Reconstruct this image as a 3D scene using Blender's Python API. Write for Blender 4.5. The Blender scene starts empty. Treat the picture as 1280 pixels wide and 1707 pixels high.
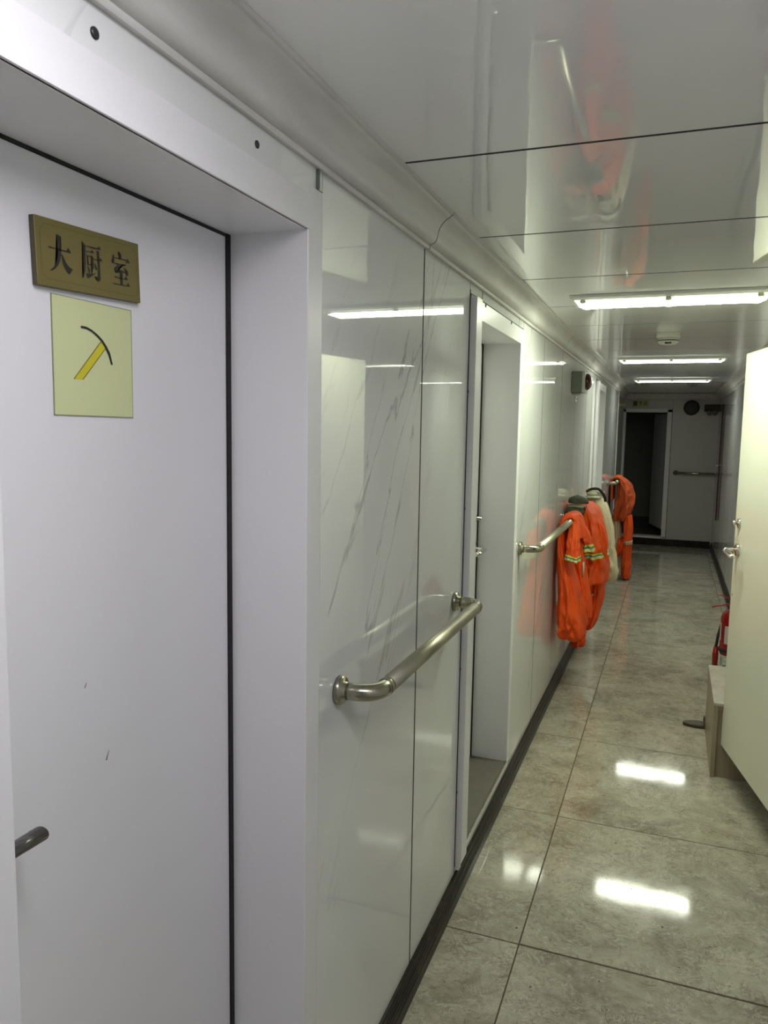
import bpy, bmesh, math, random
from mathutils import Vector, Matrix, noise
random.seed(7)
sc = bpy.context.scene
col = sc.collection

# ---------------------------------------------------------------- camera
W, H = 1280, 1707
F_PX, YAW, PITCH, ROLL = 1274.2, 0.3595, -0.1092, 0.0164
CAM = (0.5822, 0.0, 1.4876)
cam_data = bpy.data.cameras.new('camera')
cam = bpy.data.objects.new('camera', cam_data)
col.objects.link(cam)
sc.camera = cam
cam_data.sensor_fit = 'VERTICAL'
cam_data.sensor_height = 36.0
cam_data.lens = 36.0 * F_PX / H
cam_data.clip_start = 0.02
_f = Vector((-math.sin(YAW) * math.cos(PITCH), math.cos(YAW) * math.cos(PITCH), math.sin(PITCH)))
_r0 = Vector((math.cos(YAW), math.sin(YAW), 0))
_u0 = _r0.cross(_f)
_r = _r0 * math.cos(ROLL) + _u0 * math.sin(ROLL)
_u = _u0 * math.cos(ROLL) - _r0 * math.sin(ROLL)
m = Matrix((( _r.x, _u.x, -_f.x, CAM[0]), (_r.y, _u.y, -_f.y, CAM[1]), (_r.z, _u.z, -_f.z, CAM[2]), (0, 0, 0, 1)))
cam.matrix_world = m

# ---------------------------------------------------------------- world, exposure
wd = bpy.data.worlds.new('world'); sc.world = wd; wd.use_nodes = True
wd.node_tree.nodes['Background'].inputs[0].default_value = (0.5, 0.5, 0.55, 1)
wd.node_tree.nodes['Background'].inputs[1].default_value = 0.05
sc.view_settings.view_transform = 'Standard'
sc.view_settings.look = 'None'
sc.view_settings.gamma = 1.0
sc.view_settings.use_curve_mapping = False
sc.view_settings.exposure = 0.8
try:
    sc.cycles.use_denoising = True
    sc.cycles.max_bounces = 10
    sc.cycles.diffuse_bounces = 5
    sc.cycles.glossy_bounces = 5
    sc.cycles.caustics_reflective = False
    sc.cycles.sample_clamp_indirect = 6
except Exception:
    pass
# strength and colour of the lamps along the corridor (first one hangs just above the viewer)
LAMPS = [(0.44, 12.0, (0.96, 0.935, 1.0)), (3.13, 27.0, (0.93, 1.0, 0.76)), (5.73, 19.0, (0.94, 1.0, 0.80)), (7.95, 12.5, (0.96, 1.0, 0.86))]

# ---------------------------------------------------------------- measures (metres)
CEIL = 1.997      # ceiling
XR = 1.11         # right wall beyond the open door
XN = 1.0          # right wall on the near side
YF = 10.7         # far wall
YB = -1.6         # wall behind the viewer
XD = -0.15        # plane of the door leaves on the left

# ---------------------------------------------------------------- helpers
def tag(o, label=None, cat=None, group=None, kind=None):
    if label: o['label'] = label
    if cat: o['category'] = cat
    if group: o['group'] = group
    if kind: o['kind'] = kind
    return o

def empty(name, loc=(0, 0, 0), label=None, cat=None, group=None, kind=None):
    o = bpy.data.objects.new(name, None); col.objects.link(o)
    o.location = loc; o.empty_display_size = 0.05
    return tag(o, label, cat, group, kind)

def link(name, bm, mat, parent=None, bevel=0, smooth=False, seg=2):
    bmesh.ops.recalc_face_normals(bm, faces=bm.faces)
    me = bpy.data.meshes.new(name); bm.to_mesh(me); bm.free()
    return link_me(name, me, mat, parent, bevel, smooth, seg)

def link_me(name, me, mat, parent=None, bevel=0, smooth=False, seg=2):
    for mm in (mat if isinstance(mat, (list, tuple)) else [mat]): me.materials.append(mm)
    if smooth: me.shade_smooth()
    o = bpy.data.objects.new(name, me); col.objects.link(o)
    if parent is not None:
        o.parent = parent
        o.location = -(world_loc(parent))
    if bevel:
        b = o.modifiers.new('bevel', 'BEVEL'); b.width = bevel; b.segments = seg; b.limit_method = 'ANGLE'; b.angle_limit = 0.6
    return o

def world_loc(o):
    v = Vector(o.location)
    while o.parent is not None:
        o = o.parent; v = v + o.location
    return v

def box(bm, x0, x1, y0, y1, z0, z1, mi=0):
    vs = [bm.verts.new((x, y, z)) for x in (x0, x1) for y in (y0, y1) for z in (z0, z1)]
    for f in ((0, 1, 3, 2), (4, 6, 7, 5), (0, 4, 5, 1), (2, 3, 7, 6), (0, 2, 6, 4), (1, 5, 7, 3)):
        bm.faces.new([vs[i] for i in f]).material_index = mi

def boxes(*bs):
    bm = bmesh.new()
    for b in bs: box(bm, *b)
    return bm

def bx(name, b, mat, parent=None, bevel=0, **k):
    return link(name, boxes(b), mat, parent, bevel, **k)

def frame_of(d):
    d = d.normalized()
    a = Vector((0, 0, 1)) if abs(d.z) < 0.9 else Vector((1, 0, 0))
    u = d.cross(a).normalized(); return u, d.cross(u).normalized()

def tube(bm, pts, r, n=16, cap=True, flat=1.0):
    pts = [Vector(p) for p in pts]
    rs = r if isinstance(r, (list, tuple)) else [r] * len(pts)
    rings = []; u = None
    for i, p in enumerate(pts):
        d = (pts[min(i + 1, len(pts) - 1)] - pts[max(i - 1, 0)]).normalized()
        if u is None: u, v = frame_of(d)
        else:
            u = (u - d * u.dot(d)).normalized(); v = d.cross(u)
        rings.append([bm.verts.new(p + (u * math.cos(2 * math.pi * k / n) + v * math.sin(2 * math.pi * k / n) * flat) * rs[i]) for k in range(n)])
    for a, b in zip(rings, rings[1:]):
        for k in range(n):
            bm.faces.new((a[k], a[(k + 1) % n], b[(k + 1) % n], b[k])).smooth = True
    if cap:
        bm.faces.new(list(reversed(rings[0]))); bm.faces.new(rings[-1])

def lathe(bm, prof, origin, axis, n=24):
    """prof: list of (distance along axis, radius)"""
    o = Vector(origin); ax = Vector(axis).normalized(); u, v = frame_of(ax)
    rings = []
    for h, r in prof:
        rings.append([bm.verts.new(o + ax * h + (u * math.cos(2 * math.pi * k / n) + v * math.sin(2 * math.pi * k / n)) * max(r, 1e-4)) for k in range(n)])
    for a, b in zip(rings, rings[1:]):
        for k in range(n): bm.faces.new((a[k], a[(k + 1) % n], b[(k + 1) % n], b[k])).smooth = True
    bm.faces.new(list(reversed(rings[0]))); bm.faces.new(rings[-1])

def extrude_profile(bm, prof, y0, y1, mirror=None):
    """closed profile of (x, z) along y"""
    p = [((mirror - x) if mirror is not None else x, z) for x, z in prof]
    a = [bm.verts.new((x, y0, z)) for x, z in p]; b = [bm.verts.new((x, y1, z)) for x, z in p]
    n = len(p)
    for k in range(n): bm.faces.new((a[k], a[(k + 1) % n], b[(k + 1) % n], b[k]))
    bm.faces.new(a); bm.faces.new(list(reversed(b)))

def flat_poly(bm, pts, to3d, h, mi=0):
    """a thin printed patch: polygon pts mapped by to3d(u, v, height)"""
    a = [bm.verts.new(to3d(u, v, h)) for u, v in pts]
    f = bm.faces.new(a); f.material_index = mi
    bmesh.ops.triangulate(bm, faces=[f])

def arc(c, r, a0, a1, n, plane='xy'):
    out = []
    for i in range(n + 1):
        a = a0 + (a1 - a0) * i / n
        out.append((c[0] + r * math.cos(a), c[1] + r * math.sin(a)))
    return out

# ---------------------------------------------------------------- materials
def new_mat(name):
    m = bpy.data.materials.new(name); m.use_nodes = True
    nt = m.node_tree; return m, nt, nt.nodes['Principled BSDF']

def nd(nt, t, **k):
    n = nt.nodes.new(t)
    for a, v in k.items():
        if a.startswith('i_'):
            key = a[2:]
            n.inputs[int(key) if key.isdigit() else key.replace('_', ' ')].default_value = v
        else: setattr(n, a, v)
    return n

def mat(name, c, rough=0.4, metal=0.0, spec=0.5, var=0.06, nscale=6.0, bump=0.0, bscale=40.0, coat=0.0, rvar=0.0, stretch=(1, 1, 1), bdist=0.01):
    m, nt, b = new_mat(name)
    L = nt.links.new
    tc = nd(nt, 'ShaderNodeTexCoord'); mp = nd(nt, 'ShaderNodeMapping'); mp.inputs['Scale'].default_value = stretch
    L(tc.outputs['Object'], mp.inputs[0])
    no = nd(nt, 'ShaderNodeTexNoise', i_Scale=nscale, i_Detail=4.0); L(mp.outputs[0], no.inputs['Vector'])
    mx = nd(nt, 'ShaderNodeMix', data_type='RGBA')
    mx.inputs[6].default_value = (*[max(0, x * (1 - var)) for x in c], 1); mx.inputs[7].default_value = (*[min(1, x * (1 + var)) for x in c], 1)
    L(no.outputs[0], mx.inputs[0]); L(mx.outputs[2], b.inputs['Base Color'])
    b.inputs['Roughness'].default_value = rough; b.inputs['Metallic'].default_value = metal
    b.inputs['Specular IOR Level'].default_value = spec; b.inputs['Coat Weight'].default_value = coat
    if rvar:
        mr = nd(nt, 'ShaderNodeMapRange'); mr.inputs[3].default_value = rough * (1 - rvar); mr.inputs[4].default_value = rough * (1 + rvar)
        L(no.outputs[0], mr.inputs[0]); L(mr.outputs[0], b.inputs['Roughness'])
    if bump:
        n2 = nd(nt, 'ShaderNodeTexNoise', i_Scale=bscale, i_Detail=3.0); L(mp.outputs[0], n2.inputs['Vector'])
        bp = nd(nt, 'ShaderNodeBump', i_Strength=bump, i_Distance=bdist); L(n2.outputs[0], bp.inputs['Height']); L(bp.outputs[0], b.inputs['Normal'])
    return m

def veined(name, base, vein, rough=0.08, tilt=20, vscale=5.0, width=0.012, amount=0.7, bump=0.15, bscale=1.3, soft=0.06, axes='yz'):
    """glossy panel with thin slanting veins"""
    m, nt, b = new_mat(name); L = nt.links.new
    tc = nd(nt, 'ShaderNodeTexCoord')
    rot = nd(nt, 'ShaderNodeMapping'); rot.inputs['Rotation'].default_value = (math.radians(tilt), 0, 0)
    L(tc.outputs['Object'], rot.inputs[0])
    mp = nd(nt, 'ShaderNodeMapping'); mp.inputs['Scale'].default_value = (1, 1.0, 0.16)
    L(rot.outputs[0], mp.inputs[0])
    n1 = nd(nt, 'ShaderNodeTexNoise', i_Scale=vscale, i_Detail=5.0, i_Roughness=0.55, i_Distortion=0.3); L(mp.outputs[0], n1.inputs['Vector'])
    s = nd(nt, 'ShaderNodeMath', operation='SUBTRACT'); s.inputs[1].default_value = 0.5; L(n1.outputs[0], s.inputs[0])
    a = nd(nt, 'ShaderNodeMath', operation='ABSOLUTE'); L(s.outputs[0], a.inputs[0])
    mr = nd(nt, 'ShaderNodeMapRange'); mr.inputs[1].default_value = 0.0; mr.inputs[2].default_value = width; mr.inputs[3].default_value = 1.0; mr.inputs[4].default_value = 0.0
    L(a.outputs[0], mr.inputs[0])
    n2 = nd(nt, 'ShaderNodeTexNoise', i_Scale=2.3, i_Detail=3.0); L(mp.outputs[0], n2.inputs['Vector'])
    m2 = nd(nt, 'ShaderNodeMapRange'); m2.inputs[1].default_value = 0.5; m2.inputs[2].default_value = 0.66; m2.inputs[4].default_value = amount
    L(n2.outputs[0], m2.inputs[0])
    mul = nd(nt, 'ShaderNodeMath', operation='MULTIPLY'); L(mr.outputs[0], mul.inputs[0]); L(m2.outputs[0], mul.inputs[1])
    # broad faint clouds
    n3 = nd(nt, 'ShaderNodeTexNoise', i_Scale=3.0, i_Detail=3.0); L(mp.outputs[0], n3.inputs['Vector'])
    m3 = nd(nt, 'ShaderNodeMapRange'); m3.inputs[1].default_value = 0.5; m3.inputs[2].default_value = 0.75; m3.inputs[4].default_value = soft * 4
    L(n3.outputs[0], m3.inputs[0])
    ad = nd(nt, 'ShaderNodeMath', operation='ADD', use_clamp=True); L(mul.outputs[0], ad.inputs[0]); L(m3.outputs[0], ad.inputs[1])
    mx = nd(nt, 'ShaderNodeMix', data_type='RGBA'); mx.inputs[6].default_value = (*base, 1); mx.inputs[7].default_value = (*vein, 1)
    L(ad.outputs[0], mx.inputs[0]); L(mx.outputs[2], b.inputs['Base Color'])
    b.inputs['Roughness'].default_value = rough
    nb = nd(nt, 'ShaderNodeTexNoise', i_Scale=bscale, i_Detail=1.0); L(tc.outputs['Object'], nb.inputs['Vector'])
    bp = nd(nt, 'ShaderNodeBump', i_Strength=bump, i_Distance=0.01); L(nb.outputs[0], bp.inputs['Height']); L(bp.outputs[0], b.inputs['Normal'])
    return m

def stone(name, c1, c2, c3, rough=0.12, scale=5.0, bump=0.12, stretch=(1, 1, 1), vein=None):
    m, nt, b = new_mat(name); L = nt.links.new
    tc = nd(nt, 'ShaderNodeTexCoord'); mp = nd(nt, 'ShaderNodeMapping'); mp.inputs['Scale'].default_value = stretch; L(tc.outputs['Object'], mp.inputs[0])
    n1 = nd(nt, 'ShaderNodeTexNoise', i_Scale=scale, i_Detail=9.0, i_Roughness=0.68, i_Distortion=0.6); L(mp.outputs[0], n1.inputs['Vector'])
    cr = nd(nt, 'ShaderNodeValToRGB'); e = cr.color_ramp.elements
    e[0].position = 0.3; e[0].color = (*c1, 1); e[1].position = 0.72; e[1].color = (*c3, 1)
    k = e.new(0.5); k.color = (*c2, 1)
    L(n1.outputs[0], cr.inputs[0])
    n2 = nd(nt, 'ShaderNodeTexNoise', i_Scale=scale * 3.4, i_Detail=8.0, i_Roughness=0.7, i_Distortion=1.8); L(mp.outputs[0], n2.inputs['Vector'])
    s = nd(nt, 'ShaderNodeMath', operation='SUBTRACT'); s.inputs[1].default_value = 0.5; L(n2.outputs[0], s.inputs[0])
    a = nd(nt, 'ShaderNodeMath', operation='ABSOLUTE'); L(s.outputs[0], a.inputs[0])
    mr = nd(nt, 'ShaderNodeMapRange'); mr.inputs[2].default_value = 0.02; mr.inputs[3].default_value = 0.42 if vein else 0.3; mr.inputs[4].default_value = 0.0
    L(a.outputs[0], mr.inputs[0])
    n4 = nd(nt, 'ShaderNodeTexNoise', i_Scale=scale * 1.7, i_Detail=2.0); L(mp.outputs[0], n4.inputs['Vector'])
    m4 = nd(nt, 'ShaderNodeMapRange'); m4.inputs[1].default_value = 0.45; m4.inputs[2].default_value = 0.65; L(n4.outputs[0], m4.inputs[0])
    mu = nd(nt, 'ShaderNodeMath', operation='MULTIPLY'); L(mr.outputs[0], mu.inputs[0]); L(m4.outputs[0], mu.inputs[1])
    mx = nd(nt, 'ShaderNodeMix', data_type='RGBA'); L(cr.outputs[0], mx.inputs[6]); mx.inputs[7].default_value = (*(vein or c1), 1)
    L(mu.outputs[0], mx.inputs[0]); L(mx.outputs[2], b.inputs['Base Color'])
    r2 = nd(nt, 'ShaderNodeMapRange'); r2.inputs[3].default_value = rough * 0.7; r2.inputs[4].default_value = rough * 1.5
    L(n1.outputs[0], r2.inputs[0]); L(r2.outputs[0], b.inputs['Roughness'])
    bn = nd(nt, 'ShaderNodeTexNoise', i_Scale=9.0, i_Detail=2.0); L(tc.outputs['Object'], bn.inputs['Vector'])
    bp = nd(nt, 'ShaderNodeBump', i_Strength=bump, i_Distance=0.004); L(bn.outputs[0], bp.inputs['Height']); L(bp.outputs[0], b.inputs['Normal'])
    return m

def floor_stone(name, cols, rough):
    """polished cement-look tile: patches, sharp thin squiggles, scratches"""
    m, nt, b = new_mat(name); L = nt.links.new
    tc = nd(nt, 'ShaderNodeTexCoord')
    n1 = nd(nt, 'ShaderNodeTexNoise', i_Scale=3.4, i_Detail=12.0, i_Roughness=0.80, i_Distortion=0.5); L(tc.outputs['Object'], n1.inputs['Vector'])
    cr = nd(nt, 'ShaderNodeValToRGB'); e = cr.color_ramp.elements
    e[0].position = 0.36; e[0].color = (*cols[0], 1); e[1].position = 0.66; e[1].color = (*cols[2], 1); k = e.new(0.5); k.color = (*cols[1], 1)
    L(n1.outputs[0], cr.inputs[0]); cur = cr.outputs[0]
    for sc_, dist, wid, colr, am, lo in ((5.0, 2.2, 0.014, cols[3], 0.65, 0.47), (13.0, 2.6, 0.024, cols[4], 0.70, 0.46), (10.0, 1.8, 0.020, cols[5], 0.60, 0.48)):
        mp = nd(nt, 'ShaderNodeMapping'); mp.inputs['Location'].default_value = (sc_, lo * 9, 0); mp.inputs['Scale'].default_value = (1.0, 1.35, 1); mp.inputs['Rotation'].default_value = (0, 0, 0.35); L(tc.outputs['Object'], mp.inputs[0])
        n2 = nd(nt, 'ShaderNodeTexNoise', i_Scale=sc_, i_Detail=6.0, i_Roughness=0.6, i_Distortion=dist); L(mp.outputs[0], n2.inputs['Vector'])
        s = nd(nt, 'ShaderNodeMath', operation='SUBTRACT'); s.inputs[1].default_value = 0.5; L(n2.outputs[0], s.inputs[0])
        a = nd(nt, 'ShaderNodeMath', operation='ABSOLUTE'); L(s.outputs[0], a.inputs[0])
        mr = nd(nt, 'ShaderNodeMapRange'); mr.inputs[2].default_value = wid; mr.inputs[3].default_value = am; mr.inputs[4].default_value = 0.0; L(a.outputs[0], mr.inputs[0])
        n4 = nd(nt, 'ShaderNodeTexNoise', i_Scale=sc_ * 0.7, i_Detail=2.0); L(mp.outputs[0], n4.inputs['Vector'])
        m4 = nd(nt, 'ShaderNodeMapRange'); m4.inputs[1].default_value = lo - 0.05; m4.inputs[2].default_value = lo + 0.08; L(n4.outputs[0], m4.inputs[0])
        mu = nd(nt, 'ShaderNodeMath', operation='MULTIPLY'); L(mr.outputs[0], mu.inputs[0]); L(m4.outputs[0], mu.inputs[1])
        mx = nd(nt, 'ShaderNodeMix', data_type='RGBA'); L(cur, mx.inputs[6]); mx.inputs[7].default_value = (*colr, 1); L(mu.outputs[0], mx.inputs[0]); cur = mx.outputs[2]
    L(cur, b.inputs['Base Color'])
    r2 = nd(nt, 'ShaderNodeMapRange'); r2.inputs[1].default_value = 0.3; r2.inputs[2].default_value = 0.7; r2.inputs[3].default_value = rough * 0.7; r2.inputs[4].default_value = rough * 1.6; L(n1.outputs[0], r2.inputs[0]); L(r2.outputs[0], b.inputs['Roughness'])
    bn = nd(nt, 'ShaderNodeTexNoise', i_Scale=7.0, i_Detail=1.5); L(tc.outputs['Object'], bn.inputs['Vector'])
    bp = nd(nt, 'ShaderNodeBump', i_Strength=0.10, i_Distance=0.004); L(bn.outputs[0], bp.inputs['Height']); L(bp.outputs[0], b.inputs['Normal'])
    return m

def glow(name, c, s):
    m = bpy.data.materials.new(name); m.use_nodes = True; nt = m.node_tree
    nt.nodes.remove(nt.nodes['Principled BSDF'])
    e = nd(nt, 'ShaderNodeEmission'); e.inputs[0].default_value = (*c, 1); e.inputs[1].default_value = s
    nt.links.new(e.outputs[0], nt.nodes['Material Output'].inputs[0]); return m

M = {}
M['panel'] = veined('white_veined_panel', (0.75, 0.76, 0.755), (0.36, 0.37, 0.37), rough=0.015, tilt=33, vscale=6.0, width=0.013, amount=0.75, soft=0.03, bump=0.1)
M['panel'].node_tree.nodes['Principled BSDF'].inputs['Specular IOR Level'].default_value = 0.9
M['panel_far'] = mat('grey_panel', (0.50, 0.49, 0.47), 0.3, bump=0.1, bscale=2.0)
M['ceiling'] = mat('glossy_ceiling_panel', (0.86, 0.86, 0.86), 0.02, spec=0.9, var=0.03, nscale=2.5, bump=0.16, bscale=2.6, rvar=0.3, stretch=(1.6, 0.5, 1), bdist=0.012)
M['cornice'] = mat('cornice_grey_white', (0.62, 0.61, 0.59), 0.5, var=0.22, nscale=5.0, stretch=(5, 1, 5), bump=0.1, bscale=12)
M['gap'] = mat('dark_joint', (0.02, 0.02, 0.02), 0.8)
M['paint'] = mat('white_satin_paint', (0.76, 0.755, 0.765), 0.33, var=0.03, nscale=3, bump=0.03, bscale=120)
M['leaf'] = mat('door_laminate', (0.75, 0.745, 0.765), 0.28, var=0.04, nscale=2.2, bump=0.04, bscale=3)
M['leaf_cream'] = mat('door_cream', (0.72, 0.72, 0.61), 0.22, var=0.03, nscale=2, bump=0.05, bscale=2)
M['rubber'] = mat('black_rubber', (0.008, 0.008, 0.008), 0.6)
M['floor'] = floor_stone('grey_beige_stone_tile', [(0.23, 0.21, 0.16), (0.385, 0.36, 0.285), (0.52, 0.49, 0.40), (0.13, 0.105, 0.07), (0.66, 0.63, 0.54), (0.14, 0.11, 0.08)], 0.06)
M['grout'] = mat('brown_grout', (0.07, 0.055, 0.03), 0.8, var=0.3)
M['skirt'] = stone('black_brown_marble', (0.008, 0.006, 0.004), (0.014, 0.011, 0.008), (0.028, 0.022, 0.016), rough=0.3, scale=5, bump=0.05, vein=(0.16, 0.13, 0.10))
M['skirt'].node_tree.nodes['Principled BSDF'].inputs['Specular IOR Level'].default_value = 0.2
M['steel'] = mat('brushed_steel', (0.40, 0.385, 0.30), 0.24, metal=1.0, var=0.06, nscale=20, stretch=(3, 0.5, 3), rvar=0.12)
M['steel_bar'] = mat('satin_steel_bar', (0.44, 0.425, 0.33), 0.36, metal=1.0, var=0.05, nscale=20, stretch=(3, 0.5, 3), rvar=0.12)
M['chrome'] = mat('chrome', (0.72, 0.70, 0.64), 0.10, metal=1.0, var=0.05)
M['darkmetal'] = mat('dark_lever_metal', (0.16, 0.155, 0.15), 0.25, metal=0.9)
M['screw'] = mat('dark_screw', (0.05, 0.05, 0.055), 0.35, metal=0.6)
M['brass'] = mat('brass_plate', (0.20, 0.165, 0.055), 0.38, metal=0.35, var=0.12, nscale=8)
M['plate_edge'] = mat('plate_edge', (0.07, 0.06, 0.03), 0.5)
M['ink'] = mat('black_ink', (0.018, 0.015, 0.012), 0.5)
M['notice'] = mat('pale_yellow_green_sheet', (0.62, 0.66, 0.36), 0.25, var=0.04, nscale=4)
M['notice_edge'] = mat('sheet_edge', (0.25, 0.27, 0.15), 0.5)
M['yellow'] = mat('yellow_print', (0.62, 0.56, 0.03), 0.4, var=0.1)
M['olive_line'] = mat('olive_line', (0.12, 0.12, 0.02), 0.5)
M['housing'] = mat('lamp_housing_white', (0.6, 0.61, 0.58), 0.35)
M['clip'] = mat('lamp_clip', (0.7, 0.72, 0.55), 0.3)
M['plastic'] = mat('white_plastic', (0.66, 0.66, 0.60), 0.35)
M['greybox'] = mat('grey_green_case', (0.13, 0.15, 0.12), 0.45)
M['greylight'] = mat('light_grey_case', (0.45, 0.46, 0.42), 0.45)
M['lens'] = mat('dark_red_lens', (0.06, 0.014, 0.010), 0.25)
M['orange'] = mat('orange_work_cloth', (0.84, 0.088, 0.008), 0.62, var=0.3, nscale=7, bump=0.35, bscale=30, spec=0.3)
M['orange_old'] = mat('worn_orange_cloth', (0.52, 0.085, 0.02), 0.7, var=0.35, nscale=9, bump=0.35, bscale=30, spec=0.3)
M['cream'] = mat('cream_cloth', (0.58, 0.50, 0.32), 0.8, var=0.12, nscale=12, bump=0.4, bscale=40, spec=0.2)
M['band_yellow'] = mat('lime_yellow_band', (0.55, 0.62, 0.10), 0.5)
M['band_silver'] = mat('silver_green_band', (0.08, 0.17, 0.06), 0.4)
M['band_pale'] = mat('pale_band', (0.55, 0.56, 0.38), 0.4)
M['olive'] = mat('dark_olive_cloth', (0.045, 0.050, 0.022), 0.8, var=0.3, nscale=30)
M['olive_rim'] = mat('olive_tan_cloth', (0.20, 0.20, 0.12), 0.8, var=0.2, nscale=30)
M['palecap'] = mat('pale_green_grey_cloth', (0.42, 0.43, 0.32), 0.8, var=0.15, nscale=30)
M['black'] = mat('black_strap', (0.012, 0.014, 0.012), 0.6)
M['red'] = mat('red_enamel', (0.30, 0.010, 0.012), 0.22, var=0.08)
M['white_label'] = mat('white_label', (0.55, 0.55, 0.52), 0.5, var=0.2, nscale=60)
M['wood_side'] = mat('beige_board', (0.30, 0.245, 0.17), 0.4, var=0.12, nscale=5, stretch=(4, 4, 0.6))
M['wood_top'] = stone('pale_marbled_board', (0.26, 0.22, 0.18), (0.40, 0.36, 0.30), (0.50, 0.46, 0.40), rough=0.3, scale=9, bump=0.1, vein=(0.12, 0.08, 0.06))
M['brown_rubber'] = mat('brown_rubber', (0.045, 0.032, 0.02), 0.5)
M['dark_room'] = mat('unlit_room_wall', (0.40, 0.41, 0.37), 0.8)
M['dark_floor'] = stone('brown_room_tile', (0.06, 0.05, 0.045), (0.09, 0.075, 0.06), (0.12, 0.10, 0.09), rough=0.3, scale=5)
M['recess_floor'] = mat('grey_brown_sill', (0.13, 0.12, 0.10), 0.6, var=0.2, nscale=20)
M['photolum'] = mat('yellow_green_sign', (0.42, 0.44, 0.17), 0.5)
M['sign_green'] = mat('dark_green_print', (0.05, 0.08, 0.03), 0.5)
M['speaker'] = mat('dark_grey_speaker', (0.045, 0.043, 0.035), 0.6, bump=0.4, bscale=200)
M['maroon'] = mat('dark_maroon_cloth', (0.085, 0.035, 0.035), 0.6, var=0.3, nscale=10, stretch=(1, 1, 0.3))
for i, (y, s, c) in enumerate(LAMPS):
    M['lamp%d' % i] = glow('lit_diffuser_%s' % 'abcd'[i], c, s)
    M['lamp_side%d' % i] = glow('lit_diffuser_rim_%s' % 'abcd'[i], c, 14.0 if i == 0 else 1.0)

# ================================================================ FLOOR
floor = empty('floor', label='polished grey-beige stone tiled corridor floor with brown joints', kind='structure')
bx('grout_bed', (-0.0, XR + 0.02, YB, YF, -0.06, -0.0012), M['grout'], floor)
YT0, XS = 2.089, 0.2385
xs_edges = [0.0, XS, XS + 0.8, XR + 0.02]
ky0 = math.floor((YB - YT0) / 0.8); ky1 = math.ceil((YF - YT0) / 0.8)
for ky in range(ky0, ky1):
    y0, y1 = YT0 + ky * 0.8, YT0 + (ky + 1) * 0.8
    for ci in range(3):
        x0, x1 = xs_edges[ci], xs_edges[ci + 1]
        g0 = 0.0048 if (ky == 0 and ci == 1) else 0.0022
        g1 = 0.0022
        t = bx('tile', (x0 + (0.0019 if ci else 0), x1 - 0.0019, max(y0, YB) + g0, min(y1, YF) - g1, -0.02, random.uniform(-0.0004, 0.0003)), M['floor'], floor, 0.0008, seg=1)
        # every tile shows its own piece of the stone pattern
        off = Vector((random.uniform(-9, 9), random.uniform(-9, 9), 0))
        for v in t.data.vertices: v.co -= off
        t.location += off

for i, (x, y, r) in enumerate(((0.628, 2.33, 0.004), (0.462, 2.77, 0.0035), (0.218, 2.16, 0.0035), (0.675, 2.16, 0.0025), (0.30, 1.93, 0.003), (0.47, 2.02, 0.0025), (0.53, 2.50, 0.0025), (0.70, 1.95, 0.0025))):
    bm = bmesh.new(); lathe(bm, [(0, r), (0.0006, r * 0.9)], (x, y, 0.0002), (0, 0, 1), 9); link('chip_mark', bm, M['grout'], floor)

# ================================================================ CEILING
ceil = empty('ceiling', label='glossy off-white ceiling panels with dark cross joints', kind='structure')
bx('backing', (-0.2, XR + 0.2, YB - 0.1, YF + 0.1, CEIL + 0.0004, CEIL + 0.04), M['gap'], ceil)
YC, PC = 1.453, 0.607
k = math.floor((YB - YC) / PC)
while YC + k * PC < YF:
    y0, y1 = max(YC + k * PC, YB), min(YC + (k + 1) * PC, YF)
    bx('panel', (0.0, XR, y0 + 0.0050, y1 - 0.0050, CEIL, CEIL + 0.008), M['ceiling'], ceil)
    k += 1

# ================================================================ LEFT WALL
wl = empty('wall_left', label='glossy white veined wall panels along the left side', kind='structure')
D1 = (0.537, 1.171, 0.125, 1.812)
D2 = (2.31, 3.04, 0.118, 1.826)
D3 = (6.27, 7.00, 0.118, 1.826)
YE = 8.72
bs = []
yy = YB
for (a, b, z0, z1) in (D1, D2, D3):
    bs += [(-0.30, -0.0004, yy, a - 0.03, -0.02, CEIL + 0.02), (-0.30, -0.0004, a - 0.03, b + 0.03, z1 + 0.02, CEIL + 0.02), (-0.30, -0.0004, a - 0.03, b + 0.03, -0.02, z0 - 0.02)]
    yy = b + 0.03
bs.append((-0.30, -0.0004, yy, YE, -0.02, CEIL + 0.02))
link('backing', boxes(*bs), M['gap'], wl)
def wall_panel(y0, y1, z0=0.0, z1=1.985, x0=-0.010, x1=0.0, m='panel', g=0.0048, par=None):
    return bx('panel', (x0, x1, y0 + g, y1 - g, z0, z1), M[m], par or wl)
for a, b in ((YB, -1.29), (-1.29, -0.68), (-0.68, -0.07), (-0.07, 0.484)): wall_panel(a, b)
wall_panel(0.484, 1.208, 1.868)
wall_panel(1.2225, 1.797); wall_panel(1.797, 2.240)
wall_panel(1.204, 1.226, 1.885, g=0.0004)
wall_panel(2.236, 2.39, 1.888); wall_panel(2.39, 3.0, 1.888); wall_panel(3.0, 3.091, 1.888, g=0.0006)
wall_panel(2.236, 3.091, 0.0, 0.108)
for a, b in ((3.091, 3.625), (3.625, 4.243), (4.243, 4.858), (4.858, 5.475), (5.475, 6.13)): wall_panel(a, b)
wall_panel(6.13, 7.06, 1.888); wall_panel(6.13, 7.06, 0.0, 0.108)
for a, b in ((7.06, 7.42), (7.42, 8.04), (8.04, YE - 0.03)): wall_panel(a, b)
bx('corner_strip', (-0.08, 0.004, YE - 0.03, YE, 0.0, 1.95), M['paint'], wl, 0.002)
bx('backing', (-0.30, -0.07, YE, YF, -0.02, CEIL + 0.02), M['gap'], wl)
wall_panel(YE, 9.6, x0=-0.07, x1=-0.06, m='panel_far'); wall_panel(9.6, YF, x0=-0.07, x1=-0.06, m='panel_far')

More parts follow.
